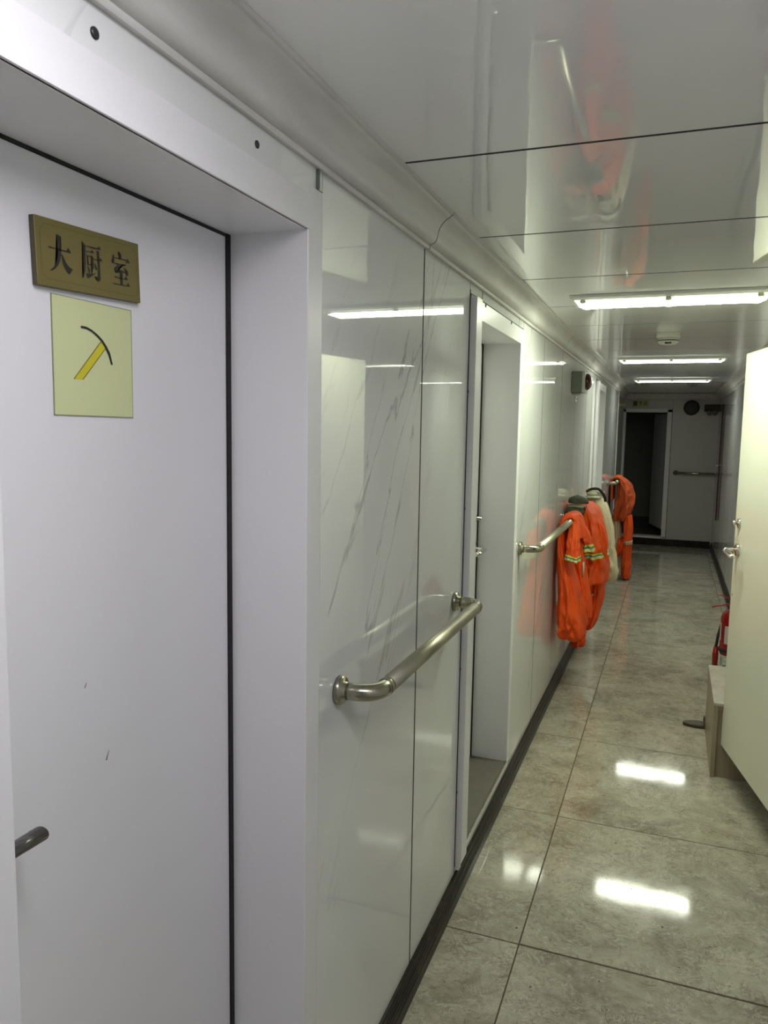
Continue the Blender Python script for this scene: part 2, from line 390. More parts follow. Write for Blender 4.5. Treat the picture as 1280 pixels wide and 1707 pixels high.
# ================================================================ DOORS ON THE LEFT
def screw(parent, x, y, z, r=0.0055, name='screw'):
    bm = bmesh.new(); lathe(bm, [(-0.002, r), (0.0015, r), (0.0028, r * 0.6), (0.003, 0.0005)], (x, y, z), (1, 0, 0), 14)
    return link(name, bm, M['screw'], parent)

def lever(parent, x, y, z, direction, m, length=0.115, rose=True, sgn=1):
    """lever handle standing off a leaf plane at x; direction +-1 along y; sgn: side of the leaf"""
    h = empty('handle', (x, y, z)); h.parent = parent; h.location = Vector((x, y, z)) - world_loc(parent)
    if rose:
        bm = bmesh.new(); lathe(bm, [(0, 0.026), (0.006, 0.026), (0.009, 0.022), (0.010, 0.012)], (x, y, z), (sgn, 0, 0), 24)
        link('rose', bm, m, h)
    bm = bmesh.new()
    pts = [(x, y, z), (x + sgn * 0.03, y, z), (x + sgn * 0.043, y + direction * 0.004, z), (x + sgn * 0.05, y + direction * 0.016, z), (x + sgn * 0.05, y + direction * 0.04, z), (x + sgn * 0.048, y + direction * 0.08, z - 0.002), (x + sgn * 0.044, y + direction * length, z - 0.004)]
    tube(bm, pts, [0.009, 0.009, 0.0095, 0.010, 0.0105, 0.011, 0.0095], 14, flat=0.8)
    lathe(bm, [(0, 0.0095), (0.004, 0.007), (0.0055, 0.002)], pts[-1], (0, direction, 0), 14)
    link('lever', bm, m, h, smooth=True)
    return h

# nearest door: the one with the brass plate
d1 = empty('door_1', (0, 0.85, 0), 'white cabin door in a deep frame with a brass plate on it, nearest on the left', kind='structure')
a, b, z0, z1 = D1
link('frame', boxes((-0.20, 0.0008, b, b + 0.018, z0 - 0.02, z1 + 0.02), (-0.20, 0.0008, a - 0.018, b + 0.018, z1, z1 + 0.018),
    (-0.20, 0.0008, a - 0.018, a, z0 - 0.02, z1 + 0.02), (-0.20, 0.002, a - 0.018, b + 0.018, z0 - 0.018, z0)), M['paint'], d1, 0.0015)
link('front_face', boxes((-0.004, 0.003, a - 0.052, b + 0.006, z1, z1 + 0.055), (-0.004, 0.0012, b + 0.0005, b + 0.054, z0 - 0.03, z1 + 0.071), (-0.004, 0.0012, a - 0.052, a - 0.0005, z0 - 0.03, z1 + 0.055), (-0.004, 0.0012, a - 0.05, b + 0.05, 0.0, z0 - 0.002)), M['paint'], d1, 0.0008)
bx('joint_strip', (0.0, 0.0045, 1.200, 1.2065, 1.884, 1.915), M['greybox'], d1)
link('gasket', boxes((XD - 0.02, XD + 0.003, b - 0.0115, b, z0, z1), (XD - 0.02, XD + 0.002, a, b, z1 - 0.004, z1), (XD - 0.02, XD + 0.003, a, a + 0.009, z0, z1)), M['rubber'], d1)
bx('leaf', (XD - 0.04, XD, a + 0.009, b - 0.0115, z0 + 0.003, z1 - 0.0045), M['leaf'], d1, 0.001)
screw(d1, 0.0, 0.676, 1.888, 0.0062); screw(d1, 0.0, 1.006, 1.889, 0.0055)
lever(d1, XD, 0.590, 1.000, 1, M['darkmetal'], length=0.072, sgn=1)

bm = bmesh.new()
for p in ([(0.640, 1.072), (0.648, 1.068), (0.652, 1.050), (0.660, 1.046), (0.661, 1.030), (0.656, 1.024), (0.652, 1.040), (0.646, 1.046)], [(0.662, 1.078), (0.667, 1.076), (0.667, 1.070), (0.661, 1.071)], [(0.838, 1.012), (0.845, 1.024), (0.846, 1.024), (0.841, 1.010)], [(0.80, 1.130), (0.804, 1.136), (0.805, 1.135), (0.802, 1.129)]):
    flat_poly(bm, p, lambda u, v, h: Vector((XD + h, u, v)), 0.0004)
link('paint_scuff', bm, mat('bare_scuff', (0.20, 0.15, 0.14), 0.6, var=0.4, nscale=90), d1)

# second door
def door_far_left(name, D, label, flange_y, handle=True):
    a, b, z0, z1 = D
    d = empty(name, (0, (a + b) / 2, 0), label, kind='structure')
    link('frame', boxes((-0.20, 0.0008, b, b + 0.018, z0 - 0.02, z1 + 0.02), (-0.20, 0.0008, a - 0.018, b + 0.018, z1, z1 + 0.018),
        (-0.20, 0.0008, a - 0.018, a, z0 - 0.02, z1 + 0.02), (-0.20, 0.004, a - 0.018, b + 0.018, z0 - 0.018, z0 - 0.004)), M['paint'], d, 0.0015)
    link('front_face', boxes((-0.006, 0.0015, b + 0.0005, b + 0.05, z0 - 0.012, z1 + 0.058), (-0.006, 0.0015, a - 0.055, b + 0.006, z1 + 0.0005, z1 + 0.058)), M['paint'], d, 0.0008)
    link('frame_angle', boxes((-0.01, 0.021, flange_y + 0.004, a + 0.001, z0 - 0.006, z1 + 0.052), (0.0, 0.014, flange_y + 0.004, flange_y + 0.03, z0 - 0.03, z0 - 0.006)), M['paint'], d, 0.002)
    bx('joint_strip', (-0.009, 0.0012, flange_y - 0.001, flange_y + 0.004, 0.10, z1 + 0.07), M['gap'], d)
    link('gasket', boxes((XD - 0.02, XD + 0.003, b - 0.012, b, z0, z1), (XD - 0.02, XD + 0.003, a, b, z1 - 0.004, z1)), M['rubber'], d)
    bx('leaf', (XD - 0.04, XD, a, b - 0.012, z0 + 0.003, z1 - 0.0045), M['leaf'], d, 0.001)
    bx('sill', (XD, 0.0, a, b, z0 - 0.012, z0 - 0.0005), M['recess_floor'], d)
    bx('sill_edge', (-0.004, 0.004, a, b, z0 - 0.004, z0 + 0.002), M['steel'], d, 0.0006)
    for zz in (0.35, 0.75, 1.25, 1.6): screw(d, 0.0005, flange_y + 0.0006, zz, 0.004)
    for yy in (a + 0.12, b - 0.2): screw(d, 0.001, yy, z1 + 0.053, 0.006)
    if handle:
        lever(d, XD, b - 0.065, 1.012, -1, M['chrome'], sgn=1)
        bm = bmesh.new(); lathe(bm, [(0, 0.018), (0.008, 0.018), (0.010, 0.008), (0.03, 0.006), (0.032, 0.002)], (XD, b - 0.065, 1.135), (1, 0, 0), 18)
        link('deadbolt_turn', bm, M['chrome'], d)
    return d
door_far_left('door_2', D2, 'white cabin door in a deep frame between the two handrails on the left', 2.238)
door_far_left('door_3', D3, 'far white door frame on the left between hanging clothes and end wall', 6.14, False)

# ================================================================ RIGHT WALL, near part with the opening of the open door
wr = empty('wall_right', label='glossy white wall panels along the right side', kind='structure')
O = (2.24, 2.90, 0.125, 1.812)
link('backing', boxes((XN + 0.0005, XN + 0.25, YB, O[0], -0.02, CEIL + 0.02), (XN + 0.010, XN + 0.15, O[0], O[1], O[3], CEIL + 0.02), (XN + 0.010, XN + 0.25, O[0], O[1], -0.02, O[2] - 0.005), (XR + 0.0005, XR + 0.25, O[1] + 0.02, YF, -0.02, CEIL + 0.02)), M['gap'], wr)
for a, b in ((YB, -1.36), (-1.36, -0.76), (-0.76, -0.16), (-0.16, 0.44), (0.44, 1.04), (1.04, 1.64), (1.64, 2.2)): wall_panel(a, b, x0=XN, x1=XN + 0.01, par=wr)
wall_panel(2.2, 2.93, 1.87, x0=XN, x1=XN + 0.01, par=wr); wall_panel(2.2, 2.93, 0.0, 0.12, x0=XN, x1=XN + 0.01, par=wr)
bx('return_panel', (XN + 0.0005, XR + 0.02, 2.925, 2.945, 0.0, CEIL), M['panel'], wr)
y = 2.945
while y < YF - 0.05:
    wall_panel(y, min(y + 0.61, YF), x0=XR, x1=XR + 0.01, par=wr); y += 0.61
# the room beyond the opening, a plain shell
link('room_shell', boxes((XN + 1.4, XN + 1.45, 1.2, 3.6, -0.02, CEIL), (XN + 0.25, XN + 1.45, 1.15, 1.2, -0.02, CEIL), (XN + 0.25, XN + 1.45, 3.6, 3.65, -0.02, CEIL), (XN + 0.2, XN + 1.45, 1.15, 3.65, CEIL, CEIL + 0.04), (XN + 0.2, XN + 1.45, 1.15, 3.65, 0.08, 0.11)), M['paint'], wr)

d4 = empty('door_4', (XN, 2.9, 0), 'open cream door leaf with chrome lever swung into the corridor on the right', kind='structure')
link('frame', boxes((XN - 0.001, XN + 0.16, O[1] - 0.0, O[1] + 0.022, O[2] - 0.02, O[3] + 0.02), (XN - 0.001, XN + 0.16, O[0] - 0.018, O[0], O[2] - 0.02, O[3] + 0.02), (XN - 0.001, XN + 0.16, O[0] - 0.018, O[1] + 0.018, O[3], O[3] + 0.05), (XN - 0.001, XN + 0.16, O[0] - 0.018, O[1] + 0.018, O[2] - 0.018, O[2])), M['paint'], d4, 0.0015)
# leaf: free edge at (0.842, 3.50), hinge edge towards (0.975, 2.88)
FE, DIR = Vector((0.842, 3.50, 0)), Vector((0.2115, -0.9774, 0))
NRM = Vector((-0.9774, -0.2115, 0))     # the face the viewer sees
def leaf_pt(s, n, z): return FE + DIR * s + NRM * n + Vector((0, 0, z))
def leaf_box(s0, s1, n0, n1, z0, z1):
    bm = bmesh.new()
    vs = [bm.verts.new(leaf_pt(s, n, z)) for s in (s0, s1) for n in (n0, n1) for z in (z0, z1)]
    for f in ((0, 1, 3, 2), (4, 6, 7, 5), (0, 4, 5, 1), (2, 3, 7, 6), (0, 2, 6, 4), (1, 5, 7, 3)): bm.faces.new([vs[i] for i in f])
    return bm
link('leaf', leaf_box(0.0, 0.63, -0.038, 0.0, 0.150, 1.814), M['leaf_cream'], d4, 0.0015)
link('edge_strip', leaf_box(-0.002, 0.0, -0.036, -0.003, 0.152, 1.812), M['olive_line'], d4)
link('edge_strip', leaf_box(0.0, 0.63, -0.036, -0.003, 1.814, 1.817), M['olive_line'], d4)
link('edge_strip', leaf_box(0.0, 0.63, -0.036, -0.003, 0.146, 0.150), M['olive_line'], d4)
hd = empty('handle', (0, 0, 0)); hd.parent = d4; hd.location = leaf_pt(0.055, 0, 1.012) - world_loc(d4)
bm = bmesh.new(); lathe(bm, [(0, 0.027), (0.007, 0.027), (0.010, 0.022), (0.011, 0.012)], leaf_pt(0.055, 0, 1.012), NRM, 24); link('rose', bm, M['chrome'], hd)
bm = bmesh.new()
pts = [leaf_pt(0.055, n, 1.012) for n in (0, 0.03)] + [leaf_pt(0.060, 0.046, 1.012), leaf_pt(0.074, 0.053, 1.010), leaf_pt(0.10, 0.053, 1.004), leaf_pt(0.135, 0.05, 0.998), leaf_pt(0.16, 0.046, 0.996)]
tube(bm, pts, [0.010, 0.010, 0.011, 0.0115, 0.0125, 0.012, 0.009], 14, flat=0.8); link('lever', bm, M['chrome'], hd, smooth=True)
bm = bmesh.new(); lathe(bm, [(0, 0.021), (0.006, 0.021), (0.009, 0.014), (0.010, 0.006)], leaf_pt(0.055, 0, 1.122), NRM, 20)
lathe(bm, [(0.009, 0.006), (0.018, 0.006), (0.020, 0.012), (0.026, 0.012), (0.028, 0.004)], leaf_pt(0.055, 0, 1.122), NRM, 14); link('deadbolt_turn', bm, M['chrome'], d4)
for zz in (0.35, 1.65):
    bm = bmesh.new(); lathe(bm, [(0, 0.008), (0.09, 0.008)], leaf_pt(0.636, -0.018, zz), (0, 0, 1), 12); link('hinge', bm, M['steel'], d4)
bm = bmesh.new(); lathe(bm, [(0, 0.004), (0.001, 0.004)], leaf_pt(0.02, 0, 0.815), NRM, 10); link('screw', bm, M['screw'], d4)

# ================================================================ END WALLS
wf = empty('wall_far', label='dim grey wall at the far end of the corridor', kind='structure')
DF = (-0.03, 0.487, 0.118, 1.752)
link('backing', boxes((-0.35, DF[0] - 0.02, YF + 0.01, YF + 0.14, -0.02, CEIL + 0.02), (DF[1] + 0.02, XR + 0.25, YF + 0.01, YF + 0.14, -0.02, CEIL + 0.02), (DF[0] - 0.02, DF[1] + 0.02, YF + 0.01, YF + 0.14, DF[3] + 0.01, CEIL + 0.02), (DF[0] - 0.02, DF[1] + 0.02, YF + 0.01, YF + 0.14, -0.02, DF[2] - 0.01)), M['gap'], wf)
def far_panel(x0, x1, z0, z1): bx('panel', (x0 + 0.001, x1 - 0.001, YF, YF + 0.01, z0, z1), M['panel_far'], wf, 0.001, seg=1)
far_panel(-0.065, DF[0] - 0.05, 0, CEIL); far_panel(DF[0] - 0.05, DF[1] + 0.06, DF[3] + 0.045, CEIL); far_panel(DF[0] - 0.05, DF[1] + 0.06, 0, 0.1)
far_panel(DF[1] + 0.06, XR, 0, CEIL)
wb = empty('wall_back', label='plain white wall closing the corridor behind the viewer', kind='structure')
bx('panel', (-0.1, XR + 0.1, YB - 0.05, YB, -0.02, CEIL), M['panel'], wb)

d5 = empty('door_5', (0.23, YF, 0), 'open doorway to an unlit room at the far end wall', kind='structure')
link('frame', boxes((DF[1], DF[1] + 0.055, YF - 0.012, YF + 0.15, 0.10, DF[3] + 0.04), (DF[0] - 0.045, DF[0], YF - 0.012, YF + 0.15, 0.10, DF[3] + 0.04), (DF[0] - 0.045, DF[1] + 0.055, YF - 0.012, YF + 0.15, DF[3], DF[3] + 0.045), (DF[0] - 0.045, DF[1] + 0.055, YF - 0.012, YF + 0.15, 0.092, DF[2])), M['paint'], d5, 0.002)
bm = bmesh.new()
vs = [bm.verts.new(p + (z,)) for p in ((0.482, YF + 0.16), (0.515, YF + 0.17), (0.343, YF + 0.76), (0.31, YF + 0.75)) for z in (0.20, 1.74)]
for f in ((0, 2, 3, 1), (2, 4, 5, 3), (4, 6, 7, 5), (6, 0, 1, 7), (0, 6, 4, 2), (1, 3, 5, 7)): bm.faces.new([vs[i] for i in f])
link('leaf', bm, M['leaf'], d5, 0.001)
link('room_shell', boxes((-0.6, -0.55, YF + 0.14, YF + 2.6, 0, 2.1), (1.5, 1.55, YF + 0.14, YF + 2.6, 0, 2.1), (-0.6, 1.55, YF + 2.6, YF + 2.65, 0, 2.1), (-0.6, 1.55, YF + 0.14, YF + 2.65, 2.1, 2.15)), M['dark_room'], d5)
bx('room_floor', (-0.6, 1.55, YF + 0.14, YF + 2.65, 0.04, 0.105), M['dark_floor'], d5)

# ================================================================ CORNICES AND SKIRTINGS
COR = [(-0.001, 1.9165), (0.009, 1.9150), (0.0115, 1.9180), (0.0115, 1.9225), (0.0090, 1.9250), (0.0150, 1.9262), (0.0220, 1.9290), (0.0270, 1.9350), (0.0295, 1.9430), (0.0310, 1.9520), (0.0350, 1.9630), (0.0420, 1.9730), (0.0500, 1.9800), (0.0570, 1.9835), (0.0600, 1.9850), (0.0625, 1.9890), (0.0680, 1.9900), (0.0690, 1.9968), (-0.001, 1.9968)]
t1 = empty('trim_1', label='moulded off-white cornice along the top of the left wall', kind='structure')
def cornice(par, y0, y1, mirror=None):
    bm = bmesh.new(); extrude_profile(bm, COR, y0, y1, mirror); o = link('cornice_length', bm, M['cornice'], par)
    for p in o.data.polygons: p.use_smooth = len(p.vertices) == 4
    e = o.modifiers.new('edge', 'EDGE_SPLIT'); e.split_angle = 0.7
for y0, y1 in ((YB, -0.6), (-0.596, 1.8), (1.806, 4.2), (4.206, 6.6), (6.606, YE)): cornice(t1, y0, y1)
for yj in (-0.6, 1.8, 4.2, 6.6):
    bm = bmesh.new(); extrude_profile(bm, [(x - 0.0012, z + (0.0012 if z < 1.995 else 0)) for x, z in COR], yj, yj + 0.0058); link('joint_filler', bm, M['gap'], t1)
bm = bmesh.new(); extrude_profile(bm, [(x - 0.06, z) for x, z in COR], YE, YF); link('cornice_length', bm, M['cornice'], t1)
t2 = empty('trim_2', label='moulded off-white cornice along the top of the right wall', kind='structure')
for y0, y1 in ((YB, 0.4), (0.402, 2.945)): cornice(t2, y0, y1, XN)
for y0, y1 in ((2.947, 5.2), (5.202, 7.6), (7.602, YF)): cornice(t2, y0, y1, XR)
t3 = empty('trim_3', label='flat cornice strip along the top of the far end wall', kind='structure')
bx('cornice_length', (-0.06, XR, YF - 0.05, YF, 1.925, CEIL), M['cornice'], t3, 0.012)

SK = [(0.0, 0.0), (0.0205, 0.0), (0.0205, 0.034), (0.0185, 0.038), (0.0150, 0.040), (0.0150, 0.056), (0.0125, 0.059), (0.0095, 0.061), (0.0095, 0.076), (0.0075, 0.080), (0.0, 0.080)]
def skirting(name, label, x_of, y0, y1, mirror=None):
    r = empty(name, label=label, kind='structure')
    y = y0
    while y < y1 - 0.01:
        e = YT0 + (math.floor((y - YT0) / 0.8 + 1e-6) + 1) * 0.8
        e = min(e, y1)
        bm = bmesh.new(); extrude_profile(bm, SK, y + 0.0006, e - 0.0006, mirror); link('skirting_tile', bm, M['skirt'], r)
        y = e
    return r
skirting('baseboard_left', 'dark brown marble skirting along the left wall', 0, YB, YE)
b_r = skirting('baseboard_right', 'dark brown marble skirting along the right wall', 0, 2.95, YF, XR)
y = YB
while y < 2.2:
    bm = bmesh.new(); extrude_profile(bm, SK, y + 0.0006, min(y + 0.8, 2.94) - 0.0006, XN); link('skirting_tile', bm, M['skirt'], b_r); y += 0.8
bf = empty('baseboard_far', label='dark marble skirting along the far end wall', kind='structure')
for x0, x1 in ((-0.06, 0.30), (0.30, 0.62), (0.62, XR - 0.022)): bx('skirting_tile', (x0 + 0.0005, x1 - 0.0005, YF - 0.02, YF, 0, 0.09), M['skirt'], bf, 0.002)

# ================================================================ CEILING LAMPS
def ceiling_lamp(i, yc, label, group):
    L = empty('ceiling_lamp', (0.535, yc, CEIL), label, 'lamp', group)
    x0, x1 = 0.183, 0.888
    bm = bmesh.new(); box(bm, x0, x1, yc - 0.13, yc + 0.13, CEIL - 0.011, CEIL)
    link('housing', bm, M['housing'], L, 0.003)
    # diffuser: shallow tray with sloping sides
    zt, zb = CEIL - 0.0111, CEIL - 0.019
    top = [(x0 + 0.012, yc - 0.062), (x1 - 0.012, yc - 0.062), (x1 - 0.012, yc + 0.113), (x0 + 0.012, yc + 0.113)]
    bot = [(x0 + 0.030, yc - 0.050), (x1 - 0.030, yc - 0.050), (x1 - 0.030, yc + 0.102), (x0 + 0.030, yc + 0.102)]
    bm = bmesh.new()
    a = [bm.verts.new((x, y, zt)) for x, y in top]; b = [bm.verts.new((x, y, zb)) for x, y in bot]
    for k in range(4): bm.faces.new((a[k], a[(k + 1) % 4], b[(k + 1) % 4], b[k])).material_index = 1
    bm.faces.new(list(reversed(b))); bm.faces.new(a)
    link('diffuser', bm, [M['lamp%d' % i], M['lamp_side%d' % i]], L)
    for xx in (x0 + 0.045, (x0 + x1) / 2, x1 - 0.045):
        for s in (-1, 1):
            ya, yb = (yc - 0.070, yc - 0.048) if s < 0 else (yc + 0.100, yc + 0.122)
            bx('clip', (xx - 0.010, xx + 0.010, ya, yb, CEIL - 0.022, CEIL - 0.0112), M['clip'], L, 0.002)
    return L
G = 'fluorescent ceiling lamps along the corridor'
ceiling_lamp(0, LAMPS[0][0], 'ceiling lamp right above the viewer, out of the picture', G)
ceiling_lamp(1, LAMPS[1][0], 'largest lit white ceiling lamp, the nearest one in view before the smoke detector', G)
ceiling_lamp(2, LAMPS[2][0], 'lit ceiling lamp just beyond the round smoke detector, second of three', G)
ceiling_lamp(3, LAMPS[3][0], 'smallest lit ceiling lamp, last one before the dark end wall', G)

# smoke detector
sd = empty('smoke_detector', (0.527, 4.26, CEIL), 'round white smoke detector on the ceiling between two lamps', 'detector')
bm = bmesh.new(); lathe(bm, [(0, 0.058), (0.022, 0.058), (0.026, 0.055)], (0.527, 4.26, CEIL), (0, 0, -1), 32); link('base', bm, M['plastic'], sd, 0.001)
bm = bmesh.new(); lathe(bm, [(0.026, 0.048), (0.034, 0.052), (0.048, 0.050), (0.057, 0.038), (0.060, 0.020), (0.061, 0.003)], (0.527, 4.26, CEIL), (0, 0, -1), 32); link('sensor_cap', bm, M['plastic'], sd)
bm = bmesh.new(); lathe(bm, [(0.0355, 0.0515), (0.039, 0.0535), (0.0425, 0.0515)], (0.527, 4.26, CEIL), (0, 0, -1), 32); link('vent_ring', bm, M['greybox'], sd)
bx('indicator', (0.512, 0.543, 4.213, 4.222, CEIL - 0.057, CEIL - 0.046), M['black'], sd)

# ================================================================ SIGNS ON THE NEAR DOOR
TILT = math.radians(2.2)
PLC = (0.8261, 1.6965)
def plate3(u, v, h):    # u along y, v up, millimetres
    c, s = math.cos(TILT), math.sin(TILT)
    return Vector((XD + 0.0 + h, PLC[0] + (u * c - v * s) / 1000.0, PLC[1] + (u * s + v * c) / 1000.0))
def ink3(u, v, h): return Vector((XD + h, PLC[0] + u / 1000.0, PLC[1] + v / 1000.0))
pl = empty('door_plate', (XD, PLC[0], PLC[1]), 'brass name plate with three dark Chinese characters on the nearest door', 'sign')
bm = bmesh.new()
q = [(-95, -40.5), (95, -40.5), (95, 40.5), (-95, 40.5)]
a = [bm.verts.new(plate3(u, v, 0.0002)) for u, v in q]; b = [bm.verts.new(plate3(u, v, 0.0088)) for u, v in q]
for k in range(4): f = bm.faces.new((a[k], a[(k + 1) % 4], b[(k + 1) % 4], b[k])); f.material_index = 1
bm.faces.new(b); bm.faces.new(list(reversed(a)))
link('plate', bm, [M['brass'], M['plate_edge']], pl, 0.0006, seg=1)
GLYPHS = [
[[(-62,21.4),(-58,21.1),(-54.5,20),(-55.9,15.5),(-55.9,7.9),(-54.4,2.8),(-55.5,-3),(-57.2,-10.1),(-60.6,-15.8),(-65.4,-20.6),(-70.7,-23.7),(-74.1,-23.9),(-68.2,-19.4),(-64,-14.4),(-61.5,-8),(-60.6,-1.5),(-60.9,6.8),(-61.1,16)],[(-76,4.5),(-67.8,4.2),(-61,4.5),(-54,4.5),(-45.1,5.2),(-44.4,7.5),(-42.9,9.3),(-40.3,7.1),(-38,3.7),(-40.4,2.8),(-46.4,3.4),(-54.1,2.8),(-61,3.2),(-69,2.9),(-73.8,2.7)],[(-54.5,-0.2),(-51.9,-2.2),(-49.1,-6.8),(-45.2,-11.5),(-40.5,-14.4),(-35.1,-16.2),(-38.3,-18.7),(-41.4,-23.2),(-44.4,-21.6),(-49,-17.8),(-52.3,-12.5),(-53.8,-6.4),(-55.1,-2.1)]],
[[(-18.3,23.5),(-14,20.1),(-12.2,18.8),(-12.5,11.3),(-12.7,-4.2),(-13.3,-11.8),(-15.1,-17.9),(-17.5,-22.8),(-19.1,-22.2),(-16.9,-15.2),(-16.5,-5),(-16.9,10.3),(-17.6,17.6),(-18.7,21.3)],[(-12.8,18.9),(-4.5,19.6),(4.5,20),(9.8,20.5),(12.6,23.6),(15.1,21.7),(16,18.7),(13.1,18.7),(7.1,18.1),(0.6,17.8),(-5.9,18),(-12.2,17.7)],[(-11.8,12.3),(-4.8,13.1),(-1.8,13.5),(-0.1,16.1),(1.7,14.3),(3.3,12.2),(0.4,11.8),(-4.2,11.9),(-11.2,11.3)],[(-10.7,8.1),(-8.2,7.3),(-8.1,0.7),(-6.7,-3.9),(-9.6,-4.9),(-9.9,3)],[(-8.8,7.4),(-2.4,7.2),(-2.4,6.1),(-8.8,6.1)],[(-2.7,8.9),(1.5,7.6),(1.3,0.8),(2.3,-7.5),(0.9,-8.2),(-0.6,-14.3),(-2.9,-14.7),(-1.5,-4.2),(-2.5,4.5)],[(-7.9,-3.7),(-1.8,-2),(-1.8,-3.6),(-7.7,-5)],[(-9.9,-5.9),(-7.7,-6.8),(-5,-10.2),(-5.1,-14.7),(-7.4,-14.7),(-8.5,-10.5)],[(-12.5,-16.1),(-5.8,-15),(-0.6,-14.5),(5.4,-12.3),(6,-13),(-2,-17.7),(-9.2,-21.9),(-10.5,-20.6)],[(0.8,5.6),(8,5.3),(13.3,6),(15.7,9.2),(18.9,5.3),(15.9,4.5),(9.2,4.5),(1.4,4.6)],[(7.7,17.1),(13,16.7),(13,7.7),(14,-1.1),(14.7,-19.1),(13,-21.5),(8.3,-22.3),(8.4,-19.4),(3.2,-17.2),(3.9,-16.4),(9.5,-16.9),(9.7,-2),(8.4,9)],[(3.2,0.3),(5.8,-1),(8.5,-6.7),(6.2,-8.7),(4.3,-5.3)]],
[[(49.1,24.9),(53.3,24.6),(56.8,21.1),(56.6,16.2),(52.3,15.3),(52.1,20.1)],[(39.4,18.9),(42.2,18.1),(42,12.5),(42.2,8.4),(38.3,6.6),(36.3,9.9),(38.2,13.1)],[(41.7,15.4),(52.4,16.5),(63.2,17),(67.5,16.8),(68.7,19.4),(73.4,15.6),(73.3,12.7),(68.9,13.7),(65.9,11.2),(66,15),(61.6,15.1),(51.6,14.9),(41.7,14.3)],[(42.9,8.5),(54.3,9.1),(63.7,10.3),(66.5,9),(62.9,7.6),(56.4,7.4),(51.2,3.6),(50.5,1.6),(58.3,0.8),(64.8,0.6),(65.5,-0.9),(53.2,-3),(43.2,-4.9),(41.3,0.7),(49.2,6.7),(42.9,7.6)],[(59.2,5.7),(63.5,5.1),(68.6,2.7),(70.6,-1.1),(69.1,-4.3),(65.4,-5),(65.5,-0.7),(62.7,3)],[(53.2,-3),(58.9,-2.2),(58.4,-18.1),(53.4,-19)],[(41.6,-9.2),(52.2,-9.8),(62.3,-9.3),(64.6,-5.6),(69.6,-9.7),(65.2,-10.2),(52.2,-10.9),(42.3,-10.7)],[(38.2,-18.8),(52.7,-18.6),(67.2,-17.7),(69.2,-13.3),(73.8,-18.2),(65,-19.1),(50.5,-19.9),(40.6,-19.8)]]
]
for g in GLYPHS:
    bm = bmesh.new()
    for p in g: flat_poly(bm, p, ink3, 0.0093)
    link('character', bm, M['ink'], pl)
BORDER = [(-82.3,29.8),(76.2,37.4),(87.5,29.3),(91.1,-21.4),(83.3,-29.9),(-79.2,-34.3),(-82.8,-31.1),(-86.8,-29.6),(-88.7,22.2),(-82.8,26.6)]
bm = bmesh.new()
nb = len(BORDER)
for k in range(nb):
    p, q2 = Vector(BORDER[k]), Vector(BORDER[(k + 1) % nb]); d = (q2 - p).normalized() * 0.4; n = Vector((-d.y, d.x))
    flat_poly(bm, [p - d + n, p - d - n, q2 + d - n, q2 + d + n], ink3, 0.0092)
link('border_line', bm, M['olive_line'], pl)

PNC = (0.8355, 1.5725)
def sheet3(u, v, h): return Vector((XD + h, PNC[0] + u / 1000.0, PNC[1] + v / 1000.0))
pn = empty('door_notice', (XD, PNC[0], PNC[1]), 'pale yellow-green square sheet with a drawn pickaxe below the brass plate', 'sign')
bm = bmesh.new()
q = [(-75, -75), (75, -76), (75, 75.5), (-75, 75)]
a = [bm.verts.new(sheet3(u, v, 0.0001)) for u, v in q]; b = [bm.verts.new(sheet3(u, v, 0.0014)) for u, v in q]
for k in range(4): f = bm.faces.new((a[k], a[(k + 1) % 4], b[(k + 1) % 4], b[k])); f.material_index = 1
bm.faces.new(b); bm.faces.new(list(reversed(a)))
link('sheet', bm, [M['notice'], M['notice_edge']], pn)
bm = bmesh.new()
for p, q2 in (((-75, -75), (75, -76)), ((75, -76), (75, 75.5)), ((75, 75.5), (-75, 75)), ((-75, 75), (-75, -75))):
    p, q2 = Vector(p), Vector(q2); d = (q2 - p).normalized() * 0.45; n = Vector((-d.y, d.x)); flat_poly(bm, [p + n * 2, p, q2, q2 + n * 2], sheet3, 0.0017)
link('border_line', bm, M['notice_edge'], pn)
ARC = [(-25.5,41.4),(-16.1,41.4),(-5.8,38.7),(4.7,33.9),(14.4,27.6),(22.4,19.7),(28.6,11.5),(33.7,-4),(30.4,-4.6),(25.7,8),(19.5,16.9),(11.6,25.4),(2.8,31.2),(-5.9,35.7),(-15.3,38.2),(-25.6,38.4)]
HAFT = [(11.6,24.8),(20.4,16.9),(-24.2,-27.8),(-40.2,-27.9)]
bm = bmesh.new(); flat_poly(bm, HAFT, sheet3, 0.0018); link('drawn_haft', bm, M['yellow'], pn)
bm = bmesh.new()
for p, q2 in ((HAFT[0], HAFT[3]), (HAFT[1], HAFT[2])):
    p, q2 = Vector(p), Vector(q2); d = (q2 - p).normalized() * 0.6; n = Vector((-d.y, d.x)); flat_poly(bm, [p + n, p - n, q2 - n, q2 + n], sheet3, 0.0020)
link('haft_outline', bm, M['olive_line'], pn)
bm = bmesh.new(); flat_poly(bm, ARC, sheet3, 0.0022); link('drawn_pick_head', bm, M['ink'], pn)

